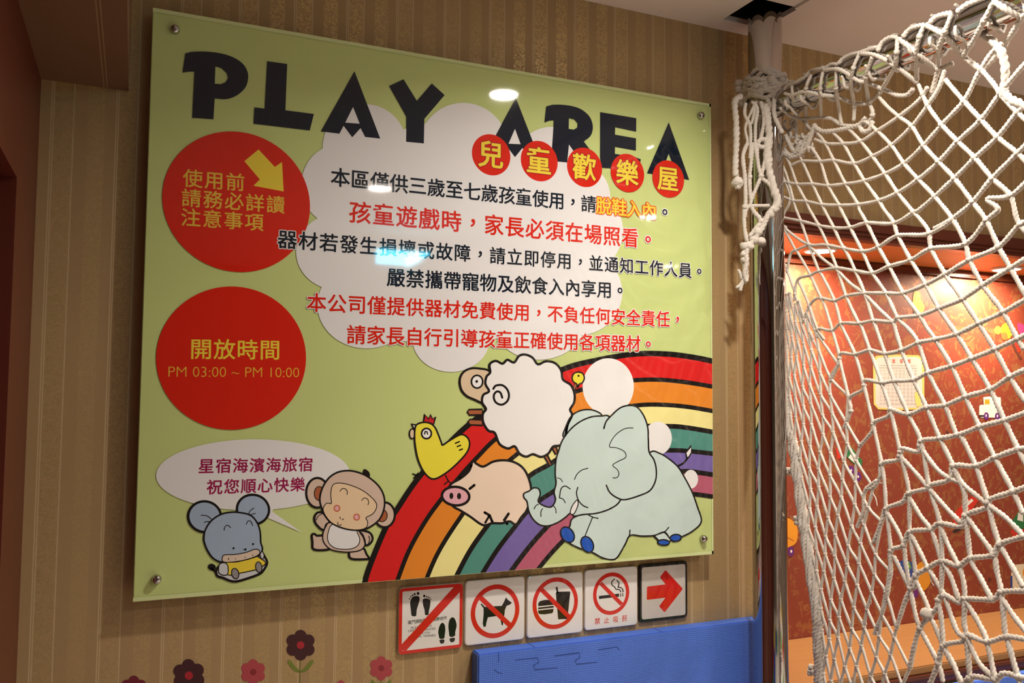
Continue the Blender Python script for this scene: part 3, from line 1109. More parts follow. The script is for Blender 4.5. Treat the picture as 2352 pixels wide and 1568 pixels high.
a.shape(Q([(670, 1172), (690, 1152), (780, 1148), (880, 1130), (958, 1102), (1000, 1110), (1004, 1140), (960, 1170), (860, 1200), (760, 1216), (690, 1218), (668, 1200)]), M_MUZ, 2.2)
a.shape(Q([(635, 1300), (642, 1240), (680, 1222), (715, 1242), (722, 1300), (712, 1328), (685, 1335), (650, 1325)]), M_GREYL, 2.4)
a.shape(Q([(1008, 1150), (1030, 1122), (1045, 1160), (1028, 1192)]), M_GREYL, 2.2)
a.shape(Q(ell(785, 1320, 32, 48, -.25, 28)), M_GREY, 2.2, smooth=False)
a.shape(Q(ell(997, 1262, 28, 48, -.15, 28)), M_GREY, 2.2, smooth=False)
a.layer += 1
for x, y, r in ((770, 1092, 10), (945, 1055, 10)):
    a.fill(Q(ell(x, y, r, r, 0, 14)), M_BLACK, smooth=False, new=False)
a.fill(Q([(855, 1102), (888, 1090), (882, 1115)]), M_BLACK, smooth=False, new=False)
for q in ([(685, 932), (694, 897), (720, 886), (745, 908)], [(885, 880), (898, 848), (925, 850), (943, 890)], [(475, 795), (530, 800), (575, 832)], [(505, 860), (530, 852), (560, 852)],
          [(905, 790), (920, 755), (955, 728)], [(912, 802), (935, 785), (970, 778)], [(725, 1178), (725, 1196)], [(785, 1185), (790, 1190)], [(870, 1170), (878, 1174)], [(940, 1150), (944, 1160)]):
    a.stroke(Q(q), 1.7, M_BLACK)
a.build('printed_mouse', sign)

# monkey --------------------------------------------------------------
Mk = Tr(680, 1050, 6.031)
a = Art(0, 6)
OL = 5.2
for q in ([(220, 1075), (258, 1062), (290, 1085), (375, 1090), (470, 1200), (460, 1272), (250, 1276), (228, 1170)], [(745, 1300), (850, 1290), (935, 1262), (975, 1340), (1008, 1390), (985, 1408), (762, 1402)],
          [(365, 765), (300, 765), (262, 808), (256, 870), (292, 940), (380, 1005), (470, 920), (420, 830)], [(860, 1020), (960, 1022), (1030, 1052), (1060, 1120), (1035, 1182), (970, 1215), (900, 1130)]):
    a.shape(Mk(q), M_MONK, OL, n=4)
a.shape(Mk([(450, 905), (390, 1000), (368, 1100), (388, 1185), (460, 1262), (560, 1297), (700, 1312), (840, 1300), (920, 1265), (957, 1200), (945, 1120), (890, 1035), (700, 940)]), M_MONK, 3)
a.shape(Mk([(500, 930), (450, 1020), (436, 1110), (458, 1190), (540, 1255), (680, 1273), (800, 1255), (868, 1200), (880, 1120), (850, 1050), (820, 1005), (650, 960)]), M_CLOUD, 2)
for q, m_, wd in ((ell(295, 490, 155, 205, 0), M_MONK, OL), (ell(1225, 795, 142, 172, 0), M_MONK, OL), (ell(320, 500, 68, 97, 0), M_BROWN, 2), (ell(1185, 805, 78, 85, 0), M_BROWN, 2)):
    a.shape(Mk(q), m_, wd, smooth=False)
a.shape(Mk([(335, 640), (335, 520), (380, 390), (465, 275), (580, 205), (720, 184), (850, 205), (980, 260), (1110, 360), (1190, 470), (1225, 590), (1215, 720), (1160, 850), (1060, 940), (950, 992), (800, 1005), (640, 975), (500, 910), (400, 800)]), M_MONK, 4.2)
a.fill(Mk([(928, 215), (940, 163), (988, 180), (1020, 222), (1015, 275), (960, 255)]), M_BLACK)
a.shape(Mk([(488, 635), (480, 520), (495, 410), (532, 366), (600, 355), (700, 370), (820, 410), (940, 470), (1050, 560), (1112, 640), (1105, 720), (1050, 790), (968, 835), (990, 890), (975, 965), (900, 998), (780, 1002), (640, 972), (500, 910), (410, 810), (374, 720), (400, 655), (440, 632)]), M_FACE, 2, n=5)
for x, y in ((565, 705), (838, 827)):
    a.shape(Mk(ell(x, y, 42, 44, 0, 26)), M_SNOUT, 0, smooth=False)
    a.stroke(Mk(ell(x, y, 38, 40, 0, 26)), 3.2, pr('blush', .55, .17, .08), smooth=False, closed=True, new=True)
for q in ([(605, 470), (640, 432), (685, 438), (710, 475), (705, 516)], [(905, 600), (940, 563), (985, 575), (1005, 615), (995, 660)], [(603, 822), (620, 852)], [(633, 860), (662, 856)], [(580, 893), (577, 925), (600, 940), (630, 928)],
          [(440, 905), (400, 985)], [(278, 868), (310, 810), (365, 775)], [(880, 1035), (930, 1110), (955, 1200)], [(1005, 1085), (1020, 1130), (1000, 1200)]):
    a.stroke(Mk(q), 1.8, M_BLACK)
a.build('printed_monkey', sign)

for x, y in ((402, 69), (1608, 266), (1614, 1236), (360, 1329)):
    p = atY(x, y, 0)
    p.y = 0
    o = lathe('standoff_screw', [(.0072, -.0345), (.0072, -.001), (.0082, -.0005), (.0082, .002), (.0078, .006), (.0066, .0092), (.004, .0105), (.0012, .011)], p, (0, -1, 0), M_CHROME, sign, 24)

# ================================================================== PICTOGRAM PLATES
PY = .0285                                                  # face of the plates
A1 = Tr(900, 1270, 6.534)
A2_ = Tr(1200, 1270, 5.88)


def rounded(c, r, n=5):
    """rounded quad from four plane corners TL TR BR BL"""
    out = []
    for i in range(4):
        p, a_, b_ = c[i], c[i - 1], c[(i + 1) % 4]
        u = (a_ - p).normalized() * r
        v = (b_ - p).normalized() * r
        for k in range(n + 1):
            t = k / n
            q = (p + u).lerp(p + v, t)
            m_ = (p + u * (1 - t) ** 2 + v * t ** 2)
            out.append(m_)
    return out


def plate(name, label, corners, m_face, m_side):
    P = [atY(x, y, PY) for x, y in corners]
    x0, x1 = (P[0].x + P[3].x) / 2, (P[1].x + P[2].x) / 2
    z1, z0 = (P[0].z + P[1].z) / 2, (P[2].z + P[3].z) / 2
    t = thing(name, ((x0 + x1) / 2, WY, z0), label, 'sign')
    R = rounded([Vector((x0, 0, z1)), Vector((x1, 0, z1)), Vector((x1, 0, z0)), Vector((x0, 0, z0))], .009)
    bm = bmesh.new()
    n = len(R)
    rings = []
    cx, cz = (x0 + x1) / 2, (z0 + z1) / 2
    for (y, ins) in ((WY, 0), (PY + .0022, 0), (PY + .0006, .0006), (PY, .002)):
        rings.append([bm.verts.new((p.x + (ins if p.x < cx else -ins), y, p.z + (ins if p.z < cz else -ins))) for p in R])
    for a_, b_ in zip(rings, rings[1:]):
        for i in range(n):
            j = (i + 1) % n
            bm.faces.new((a_[i], a_[j], b_[j], b_[i]))
    bm.faces.new(rings[-1])
    bm.faces.new(rings[0][::-1])
    bm_obj('plate', bm, m_face, t)
    return t, (x0, x1, z0, z1)


M_PLATE = pr('plate_white', .82, .78, .74)
SRED = pr('sign_red', .66, .020, .012)


def rrect(a, r, inset, rad, m, hole=None):
    x0, x1, z0, z1 = r
    def loop(i, q):
        return rounded([Vector((x0 + i, 0, z1 - i)), Vector((x1 - i, 0, z1 - i)), Vector((x1 - i, 0, z0 + i)), Vector((x0 + i, 0, z0 + i))], q)
    a.layer += 1
    a.raw([loop(inset, rad)] + ([loop(hole, max(.002, rad - hole))] if hole else []), m, a.layer)


# shoes off
t, r = plate('shoes_off_plate', 'red-bordered plate with bare footprints and crossed shoe soles', [tuple(A1([q])[0]) for q in ((103, 520), (1066, 455), (1060, 1430), (103, 1512))], M_PLATE, SRED)
for sole, toes in (([(275, 765), (282, 705), (310, 660), (345, 643), (390, 642), (412, 660), (417, 700), (395, 780), (374, 850), (365, 935), (340, 947), (305, 942), (292, 920), (285, 850)],
                    ((265, 685, 11), (285, 656, 13), (312, 633, 15), (343, 614, 18), (393, 604, 24))),
                   ([(463, 705), (480, 685), (510, 678), (550, 686), (576, 705), (580, 740), (570, 810), (556, 870), (550, 918), (525, 930), (498, 918), (490, 850), (470, 780)],
                    ((487, 642, 21), (523, 651, 12), (547, 660, 12), (569, 674, 11), (588, 692, 9)))):
    a = Art(PY, 1)
    a.fill(A1(sole), M_BLACK)
    a.layer += .5
    for x, y, q in toes:
        a.fill(A1(ell(x, y, q * .85, q, 0, 16)), M_BLACK, smooth=False, new=False)
    a.build('footprint', t, 'black bare footprint')
for q, h_ in (([(697, 1170), (718, 1085), (758, 1043), (793, 1075), (803, 1150), (795, 1220), (783, 1278), (720, 1282), (702, 1225)], [(718, 1302), (786, 1297), (780, 1345), (750, 1358), (726, 1346)]),
              ([(848, 1090), (865, 1000), (905, 962), (945, 985), (972, 1080), (952, 1180), (945, 1240), (872, 1253), (856, 1180)], [(870, 1280), (943, 1270), (938, 1318), (902, 1338), (876, 1326)])):
    a = Art(PY, 1)
    a.fill(A1(q), M_BLACK, n=4)
    a.fill(A1(h_), M_BLACK, new=False, n=4)
    a.build('shoe_sole', t, 'black shoe sole print')
a = Art(PY, 1)
a.glyphs('進門請脫鞋', A1([(265, 1037)])[0], A1([(497, 1008)])[0], 9.6, M_BLACK, .012)
a.glyphs('感謝合作', A1([(640, 990)])[0], A1([(797, 970)])[0], 9.4, M_BLACK, .012)
latin(a, 'PLEASE TAKE', A1([(290, 1122)])[0], A1([(600, 1088)])[0], 5.2, M_BLACK)
latin(a, 'OFF YOUR SHOES', A1([(243, 1170)])[0], A1([(655, 1130)])[0], 5.2, M_BLACK)
latin(a, 'WHEN YOU', A1([(345, 1210)])[0], A1([(572, 1188)])[0], 5.2, M_BLACK)
latin(a, 'COME IN. THANKS', A1([(243, 1262)])[0], A1([(657, 1228)])[0], 5.2, M_BLACK)
a.build('lettering', t, 'small black lettering')
a = Art(PY, 8)
rrect(a, r, .0005, .009, SRED, .0068)
a.fill(A1([(118, 1400), (150, 1460), (215, 1462), (1055, 545), (1035, 470), (955, 480)]), SRED, smooth=False)
a.build('red_border', t, 'red border and diagonal stripe')


def prohibition(t, cx, cy, h, tk, bar, bw):
    a = Art(PY, 8)
    a.ring(cx, cy, h, tk, SRED)
    a.layer += 1
    a.stroke(bar, bw, SRED, smooth=False, cap=False)
    a.build('red_ring', t, 'red ring with diagonal bar')


t, r = plate('no_dogs_plate', 'white plate with a black dog crossed out by a red ring', A1([(1108, 423), (2000, 345), (1987, 1300), (1095, 1390)]), M_PLATE, M_PLATE)
a = Art(PY, 1)
a.fill(A1([(1328, 762), (1350, 758), (1392, 803), (1425, 806), (1545, 795), (1650, 790), (1685, 725), (1714, 660), (1737, 695), (1803, 745), (1770, 772), (1722, 790), (1697, 850), (1690, 925), (1672, 1000), (1668, 1082), (1648, 1078), (1632, 1000), (1618, 935),
               (1540, 948), (1442, 962), (1422, 1030), (1410, 1100), (1378, 1106), (1364, 1060), (1378, 900), (1375, 825)]), M_BLACK, smooth=False)
a.build('pictogram', t, 'black dog')
cx, cy = A1([(1553, 870)])[0]
prohibition(t, cx, cy, 61.5, 11, A1([(1318, 655), (1772, 1080)]), 11.5)

t, r = plate('no_food_plate', 'white plate with a black burger and cup crossed out', A2_([(72, 315), (820, 250), (812, 1072), (55, 1152)]), M_PLATE, M_PLATE)
a = Art(PY, 1)
a.fill(A2_([(213, 692), (215, 672), (235, 648), (300, 630), (360, 630), (412, 650), (422, 695), (300, 708), (215, 716)]), M_BLACK, smooth=False)
a.fill(A2_([(212, 734), (420, 710), (420, 735), (212, 757)]), M_BLACK, smooth=False, new=False)
a.fill(A2_([(211, 774), (419, 750), (415, 792), (400, 810), (300, 826), (228, 822), (213, 800)]), M_BLACK, smooth=False, new=False)
a.fill(A2_([(450, 540), (462, 520), (640, 516), (646, 524), (608, 888), (482, 893)]), M_BLACK, smooth=False, new=False)
a.fill(A2_([(447, 460), (472, 452), (490, 540), (465, 545)]), M_BLACK, smooth=False, new=False)
a.build('pictogram', t, 'black burger and cup')
cx, cy = A2_([(446, 674)])[0]
prohibition(t, cx, cy, 59.2, 10, A2_([(245, 478), (640, 870)]), 10.2)

t, r = plate('no_smoking_plate', 'white plate with a crossed out cigarette over four red characters', A2_([(850, 238), (1557, 170), (1552, 965), (835, 1055)]), M_PLATE, M_PLATE)
a = Art(PY, 1)
a.fill(A2_([(1032, 578), (1305, 545), (1303, 588), (1035, 619)]), M_BLACK, smooth=False)
a.stroke(A2_([(1324, 543), (1328, 588)]), 2, M_BLACK, smooth=False)
a.stroke(A2_([(1354, 538), (1357, 584)]), 2, M_BLACK, smooth=False)
a.stroke(A2_([(1243, 350), (1207, 388), (1212, 432), (1245, 455), (1262, 485), (1308, 492), (1328, 522)]), 2.4, M_BLACK)
a.stroke(A2_([(1276, 368), (1302, 398), (1300, 435), (1290, 458), (1330, 465), (1354, 490), (1358, 520)]), 2.4, M_BLACK)
a.build('pictogram', t, 'black smoking cigarette')
a = Art(PY, 1)
a.glyphs('禁止吸菸', A2_([(1012, 917)])[0], A2_([(1380, 880)])[0], 15.5, SRED, .012)
a.build('lettering', t, 'red characters')
cx, cy = A2_([(1200, 545)])[0]
prohibition(t, cx, cy, 48.6, 9, A2_([(1055, 405), (1340, 690)]), 9)

t, r = plate('arrow_plate', 'black-framed silvery plate with a red arrow pointing right', A2_([(1588, 163), (2236, 100), (2226, 862), (1570, 945)]), pr('plate_black', .012, .011, .012), M_BLACK)
a = Art(PY, 1)
rrect(a, r, .0062, .006, mat('silver_face', (.66, .62, .58), .3, .25))
a.build('silver_face', t, 'silvery face')
a = Art(PY, 3)
a.fill(A2_([(1682, 460), (1692, 450), (1932, 421), (1860, 330), (1868, 308), (1922, 236), (1940, 234), (2158, 470), (2160, 490), (1932, 785), (1914, 795), (1850, 722), (1852, 705), (1932, 600), (1688, 630), (1678, 620)]), pr('arrow_red', .62, .012, .008), smooth=False)
a.build('arrow', t, 'red arrow')

# ================================================================== FLOWER STICKERS
FY = WY - .0006
M_PET = [mat('dark_petal', (.050, .008, .010), .5), mat('maroon_petal', (.16, .010, .022), .5), mat('pink_petal', (.42, .055, .065), .5)]
M_CEN = [mat('flower_centre_red', (.40, .012, .022), .5), mat('flower_centre_dark', (.24, .018, .022), .5)]
M_LEAF = mat('leaf_green', (.17, .21, .025), .5)


def flower(label, cx, cy, R, mp, mc, leaves=True, rot=0.):
    base = atY(cx, cy, FY)
    t = thing('flower_sticker', (base.x, WY, base.z), label, 'wall sticker', 'flower stickers on the wallpaper')
    a = Art(FY, 1)
    pts = []
    for i in range(144):                       # outline of six round petals
        an = 2 * PI * i / 144
        best = 0
        for k in range(6):
            d_ = an - (rot + PI / 2 + k * PI / 3)
            pr_, q_ = R * .60 * math.cos(d_), R * .60 * math.sin(d_)
            D = (R * .40) ** 2 - q_ * q_
            if D >= 0 and pr_ > 0:
                best = max(best, pr_ + math.sqrt(D))
        pts.append((cx + math.cos(an) * max(best, R * .62), cy - math.sin(an) * max(best, R * .62)))
    a.fill(pts, mp, smooth=False)
    a.build('petals', t)
    a = Art(FY, 2)
    a.fill(ell(cx, cy, R * .25, R * .25, 0, 20), mc, smooth=False)
    a.build('centre', t)
    a = Art(FY, 0)
    a.stroke([(cx, cy + R), (cx - 1, cy + R * 2.4), (cx + 1, cy + R * 6)], 1.6, M_LEAF)
    a.build('stem', t)
    if leaves:
        a = Art(FY, 0)
        for sg in (-1, 1):
            a.fill([(cx, cy + 1.75 * R), (cx + sg * .32 * R, cy + 1.42 * R), (cx + sg * .66 * R, cy + 1.02 * R), (cx + sg * .82 * R, cy + 1.0 * R), (cx + sg * .80 * R, cy + 1.22 * R), (cx + sg * .42 * R, cy + 1.68 * R)], M_LEAF, new=False)
        a.build('leaves', t)


flower('dark maroon flower sticker with two green leaves, tallest of the row', 690.4, 1481, 35, M_PET[0], M_CEN[0])
flower('dark maroon flower sticker second from the left, cut by the bottom edge', 433.9, 1551, 38, M_PET[0], M_CEN[0], rot=.05)
flower('rosy pink flower sticker between the two dark maroon ones', 581.5, 1543, 29.5, M_PET[2], M_CEN[1])
flower('rosy pink flower sticker below the shoes-off plate', 875.8, 1534, 27.5, M_PET[2], M_CEN[1])
flower('deep red flower sticker at the far left of the row, mostly cut off', 307.5, 1582, 31, M_PET[1], M_CEN[0])
flower('small deep pink flower sticker low beside the tallest one, mostly cut off', 783.5, 1584, 22, M_PET[2], M_CEN[1])

# ================================================================== FOAM MATS
MX0 = atY(1098, 1504, 0).x
t = thing('foam_wall_mat', (1.0, 0, 0), 'thick blue interlocking foam mat under the pictogram plates', 'foam mat')
box('pad', MX0, 1.348, 0, WY - .0005, 0, 1.042, M_FOAM, t, .0025)
M_GROOVE = mat('foam_groove', (.022, .055, .27), .8)
a = Art(-.0004, 0)
B_ = Tr(1050, 1380, 3.136)
for q in ([(300, 368), (300, 440)], [(415, 425), (580, 408), (590, 440), (550, 462), (560, 495), (725, 480)], [(700, 395), (880, 372), (885, 405), (850, 430), (860, 455), (1010, 440)], [(1015, 352), (1150, 330), (1170, 350)], [(265, 490), (290, 512), (325, 522)]):
    a.stroke(B_(q), 1.5, M_GROOVE, smooth=False, cap=False)
a.build('joint', t, 'interlocking joint lines')
box('seam', .755, .7565, .001, WY - .001, 1.0415, 1.0424, M_GROOVE, t)
box('seam', 1.06, 1.0615, .001, WY - .001, 1.0415, 1.0424, M_GROOVE, t)
o = box('foam_ledge_mat', 1.40, NX1, -.012, .010, 0, NZ0 - .049, M_FOAM, None, .0025)
tag(o, 'blue foam mat on the wall below the oak ledge', 'foam mat')

# ================================================================== NICHE STICKERS AND NOTICE
SY = NY - .0008


def st(c):
    return mat('sticker_%d_%d_%d' % tuple(int(v * 99) for v in c), c, .5)


N4 = Tr(1600, 968, 2.613)
N5 = Tr(1960, 780, 5.6)
N6 = Tr(1770, 480, 4.041)


def flat_thing(name, label, parts, cat='wall sticker'):
    """parts = [(part name, [(points, colour, smooth)])]"""
    p0 = parts[0][1][0][0]
    cx = sum(p[0] for p in p0) / len(p0)
    cy = sum(p[1] for p in p0) / len(p0)
    c = atY(cx, cy, SY)
    t = thing(name, (c.x, NY, c.z), label, cat, 'stickers on the red wallpaper' if cat == 'wall sticker' else None)
    L = 0
    for pn, shapes in parts:
        a = Art(SY, L)
        for pts, col, sm in shapes:
            a.fill(pts, st(col), smooth=sm)
        L = a.layer
        a.build(pn, t)
    return t


ORG, PUR, GRN, REDC, WHT, BLK, BLU, YELC = (.75, .30, .02), (.12, .02, .18), (.02, .16, .05), (.55, .03, .015), (.75, .72, .68), (.02, .015, .02), (.03, .06, .26), (.85, .62, .04)
flat_thing('notice_sheet', 'white gridded notice sheet with a yellow border on the red wallpaper',
           [('border', [(N5([(250, 260), (300, 205), (560, 190), (840, 200), (910, 270), (915, 830), (860, 895), (560, 905), (320, 895), (262, 830)]), (.72, .50, .14), False)]),
            ('sheet', [(N5([(285, 270), (320, 230), (560, 215), (830, 225), (880, 275), (888, 820), (850, 870), (560, 880), (330, 872), (285, 820)]), (.62, .56, .53), False)]),
            ('grid', [(N5([(330 , y), (820, y + 4), (820, y + 8), (330, y + 4)]), (.42, .36, .36), False) for y in range(390, 850, 48)] +
             [(N5([(x, 385), (x + 4, 385), (x + 4, 840), (x, 840)]), (.48, .42, .42), False) for x in range(350, 820, 50)] +
             [(N5([(330, y), (820, y + 4), (820, y + 14), (330, y + 10)]), (.62, .55, .53), False) for y in (320, 350)]),
            *[('heading_mark', [(N5([(x - 18, 250), (x + 18, 252), (x + 10, 270), (x + 18, 295), (x - 14, 300)]), (.60, .16, .14), False)]) for x in (520, 620, 720)],
            ('corner_picture', [(N5([(790, 690), (840, 660), (868, 740), (860, 840), (810, 850)]), (.72, .56, .16), True)])], 'notice')
flat_thing('truck_sticker', 'white lorry sticker with an orange window and purple wheels',
           [('body', [(N5([(1620, 850), (1640, 835), (1880, 850), (1890, 1000), (1640, 1000), (1618, 960)]), WHT, False), (N5([(1672, 740), (1740, 728), (1895, 740), (1902, 860), (1680, 850)]), WHT, False)]),
            ('window', [(N5([(1690, 768), (1750, 765), (1755, 830), (1690, 832)]), ORG, False)]),
            ('bumper', [(N5([(1618, 968), (1680, 968), (1680, 992), (1618, 992)]), BLK, False)]), ('bumper', [(N5([(1860, 985), (1905, 985), (1905, 1010), (1860, 1010)]), BLK, False)]),
            ('wheel', [(N5(ell(1710, 980, 32, 48)), PUR, False), (N5(ell(1708, 975, 9, 18)), WHT, False)]),
            ('wheel', [(N5(ell(1853, 985, 32, 48)), PUR, False), (N5(ell(1853, 980, 9, 18)), WHT, False)])])
flat_thing('butterfly_sticker', 'yellow and orange butterfly sticker in the lit upper right of the niche',
           [('wing', [(N6([(2150, 1075), (2210, 1055), (2250, 1110), (2230, 1190), (2160, 1200), (2140, 1140)]), ORG, True)]),
            ('wing', [(N6([(2075, 1115), (2110, 1085), (2145, 1120), (2120, 1160), (2085, 1150)]), YELC, True)]),
            ('body', [(N6([(2145, 1150), (2190, 1150), (2200, 1212), (2150, 1205)]), (.30, .12, .03), True)])])
flat_thing('blossom_sticker', 'magenta and red blossom sticker at the right edge of the niche',
           [('petals', [(N6([(2290, 1060), (2340, 1070), (2390, 1110), (2360, 1180), (2310, 1150)]), (.45, .04, .16), True), (N6([(2270, 1210), (2310, 1240), (2330, 1290), (2300, 1330), (2270, 1290)]), REDC, True)]),
            ('stem', [(N6([(2230, 1170), (2260, 1240), (2300, 1340), (2330, 1380), (2310, 1390), (2240, 1260)]), (.10, .03, .02), True)])])
flat_thing('leaf_sticker', 'tall orange leaf sticker with a dark foot under the soffit light',
           [('leaf', [(N6([(1330, 775), (1380, 770), (1395, 830), (1430, 920), (1380, 965), (1320, 930)]), (.80, .40, .03), True)]),
            ('foot', [(N6([(1325, 950), (1385, 955), (1380, 990), (1335, 985)]), BLK, False)])])
flat_thing('cart_sticker', 'orange cart sticker with purple wheels close to the steel pole',
           [('body', [(N4([(470, 600), (520, 575), (570, 590), (605, 640), (600, 720), (560, 750), (500, 755)]), ORG, True)]),
            ('crease', [(N4([(500, 655), (545, 690), (585, 712), (580, 718), (540, 698), (498, 664)]), (.45, .14, .02), False)]),
            ('wheel', [(N4(ell(523, 782, 20, 27)), PUR, False), (N4(ell(524, 782, 6, 9)), WHT, False)]),
            ('wheel', [(N4(ell(565, 778, 20, 30)), PUR, False), (N4(ell(568, 778, 6, 9)), WHT, False)])])
flat_thing('windmill_sticker', 'green and red sticker with a white square behind the gathered net',
           [('body', [(N4([(895, 115), (935, 160), (995, 235), (990, 270), (940, 250), (890, 200)]), GRN, False)]),
            ('panel', [(N4([(935, 180), (975, 215), (950, 250), (910, 215)]), WHT, False)]),
            ('flag', [(N4([(835, 155), (865, 165), (868, 215), (845, 230)]), REDC, False)]),
            ('wheel', [(N4(ell(928, 292, 18, 28)), PUR, False), (N4(ell(928, 292, 5, 8)), WHT, False)]),
            ('wheel', [(N4(ell(970, 330, 18, 28)), PUR, False), (N4(ell(970, 330, 5, 8)), WHT, False)])])
flat_thing('fish_sticker', 'blue and orange sticker with a green patch low in the niche',
           [('body', [(N4([(1190, 850), (1250, 825), (1310, 850), (1310, 910), (1285, 975), (1245, 935)]), BLU, False)]),
            ('patch', [(N4([(1255, 850), (1275, 835), (1290, 880), (1268, 885)]), (.12, .32, .05), False)]),
            ('tail', [(N4([(1310, 880), (1355, 840), (1400, 880), (1405, 960), (1360, 1015), (1310, 965)]), (.65, .26, .02), True)]),
            ('wheel', [(N4(ell(1316, 1030, 14, 28)), PUR, False)])])
flat_thing('rocket_sticker', 'slanting red rocket sticker with a white stripe behind the net',
           [('body', [(N4([(1535, 580), (1580, 510), (1660, 445), (1690, 470), (1640, 540), (1570, 620)]), REDC, True)]),
            ('stripe', [(N4([(1590, 510), (1650, 462), (1662, 474), (1605, 525)]), WHT, False)]),
            ('fin', [(N4([(1535, 655), (1600, 625), (1605, 640), (1545, 668)]), BLK, False)])])
flat_thing('frog_sticker', 'green and white sticker over a red patch at the right edge',
           [('body', [(N4([(1890, 600), (1940, 530), (1985, 545), (2000, 620), (1940, 650)]), GRN, False)]),
            ('belly', [(N4([(1930, 545), (1960, 555), (1960, 600), (1925, 590)]), WHT, False)]),
            ('foot', [(N4([(1880, 660), (1920, 630), (1965, 650), (1960, 690), (1900, 690)]), REDC, False)])])
flat_thing('house_sticker', 'cream block sticker with an orange spot at the lower right edge',
           [('body', [(N4([(1890, 860), (2000, 850), (2000, 990), (1885, 1000)]), (.72, .62, .44), False)]),
            ('spot', [(N4(ell(1972, 905, 16, 26)), ORG, False)]),
            ('base', [(N4([(1884, 925), (1896, 925), (1896, 998), (1884, 1000)]), BLU, False)])])
for i, (x, y) in enumerate(N4([(1500, 62), (1755, 945), (795, 1140)])):
    a = Art(SY, 0)
    a.fill([(x - 3, y + 4), (x, y - 5), (x + 3, y - 1), (x + 8, y - 2), (x + 3, y + 5)], st((.10, .02, .015)), smooth=False)
    o = a.build('hook', None)
    tag(o, ('dark speck of a hook near the middle of the red wallpaper', 'dark speck of a hook low at the right of the red wallpaper', 'dark speck of a hook low behind the bunched net')[i], 'hook')

# ================================================================== STEEL FRAME
PX_, PYY = 1.305, -.065
BZ = 2.222
fr = thing('steel_frame', (PX_, PYY, 0), 'polished steel pole from floor to ceiling with a crossbar carrying the net', 'pole')
lathe('pole', [(.038, 0), (.038, CEIL + .2)], (PX_, PYY, 0), (0, 0, 1), M_CHROME, fr, 64)
lathe('crossbar', [(.030, 0), (.030, 3.2)], (PX_ + .012, PYY - .03, BZ), (.012, -1, 0), M_CHROME, fr, 48)
lathe('foot_flange', [(.075, 0), (.075, .006), (.045, .010), (.0382, .03)], (PX_, PYY, 0), (0, 0, 1), M_STEEL, fr, 40)
lathe('collar', [(.0385, 0), (.0405, .002), (.0405, .058), (.0385, .06)], (PX_, PYY, BZ - .03), (0, 0, 1), M_STEEL, fr, 48)

# ================================================================== ROPE NET
net = thing('rope_net', (1.335, -.3, 0), 'white knotted cotton rope net hanging from the steel crossbar', 'net')
NXP = 1.335


def on_sheet(x, y):
    """photo point to the hanging sheet (the upright plane below the bar, sagging slightly)"""
    p = atX(x, y, NXP)
    d = max(0., min(1., (BZ - p.z) / 1.1))
    dx = .022 * math.sin(PI * d) + .010 * math.sin(9 * p.y + 5 * p.z)
    return atX(x, y, NXP + dx)


def cyl_hit(x, y, c, ax, r):
    """nearest hit of the viewing ray with a cylinder, or the closest approach"""
    o = CAM - c
    d = ray(x, y)
    o2 = o - ax * o.dot(ax)
    d2 = d - ax * d.dot(ax)
    A_, B__, C_ = d2.dot(d2), 2 * o2.dot(d2), o2.dot(o2) - r * r
    D = B__ * B__ - 4 * A_ * C_
    tt = (-B__ - math.sqrt(D)) / (2 * A_) if D > 0 else -B__ / (2 * A_)
    return CAM + d * tt


BARC, BARA = Vector((PX_ + .012, PYY - .03, BZ)), Vector((.012, -1, 0)).normalized()


def on_bar(x, y):
    return cyl_hit(x, y, BARC, BARA, .0365)


POLC, POLA = Vector((PX_, PYY, 0)), Vector((0, 0, 1))


def on_pole(x, y):
    return cyl_hit(x, y, POLC, POLA, .045)


U = Tr(1500, 0, 2.7606)        # crop frames the strands were read in
V6 = Tr(1770, 480, 4.041)
W3 = Tr(1600, 400, 2.613)
W4 = Tr(1600, 968, 2.613)
Z1 = Tr(1640, 140, 6.533)
Z2 = Tr(1640, 340, 4.355)

A_STR, B_STR = [], []          # falling and rising strands, photo coordinates


def A(*segs):
    A_STR.append([p for tr, pts in segs for p in tr(pts)])


def B(*segs):
    B_STR.append([p for tr, pts in segs for p in tr(pts)])


# falling strands, from the pole outwards
A((V6, [(110, 470), (150, 560), (200, 700), (240, 830), (300, 1000), (400, 1212)]))
A((V6, [(260, 670), (320, 800), (360, 900), (430, 1100), (500, 1212)]))
A((U, [(800, 1080), (850, 1180), (870, 1270)]), (V6, [(110, 110), (210, 340), (245, 392), (320, 520), (370, 612), (440, 765), (500, 890), (570, 1115)]), (W3, [(850, 1060), (865, 1140), (910, 1330), (925, 1420)]))
A((U, [(800, 1000), (850, 1120), (890, 1270)]), (V6, [(235, 0), (280, 110), (348, 310), (380, 400), (450, 575), (480, 620), (590, 842), (650, 1055)]), (W3, [(890, 950), (950, 1080), (1000, 1250), (1055, 1480)]), (W4, [(1110, 252), (1130, 400), (1137, 520), (1165, 775), (1155, 915), (1140, 1050), (1110, 1160), (1065, 1280)]))
A((U, [(840, 990), (870, 1045), (912, 1165), (970, 1275)]), (V6, [(360, 0), (445, 150), (520, 310), (615, 545), (700, 805), (820, 1060)]), (W3, [(980, 887), (1040, 1055), (1110, 1250), (1162, 1410)]), (W4, [(1218, 165), (1250, 300), (1275, 430), (1280, 660), (1315, 925), (1300, 1010)]))
A((U, [(915, 960), (945, 1020), (1010, 1165), (1070, 1295)]), (V6, [(495, 0), (580, 160), (650, 310), (725, 440), (785, 572), (872, 780), (950, 1035)]), (W3, [(1062, 880), (1130, 1075), (1185, 1240), (1270, 1438)]), (W4, [(1345, 115), (1395, 385), (1460, 610), (1472, 835), (1468, 1040)]))
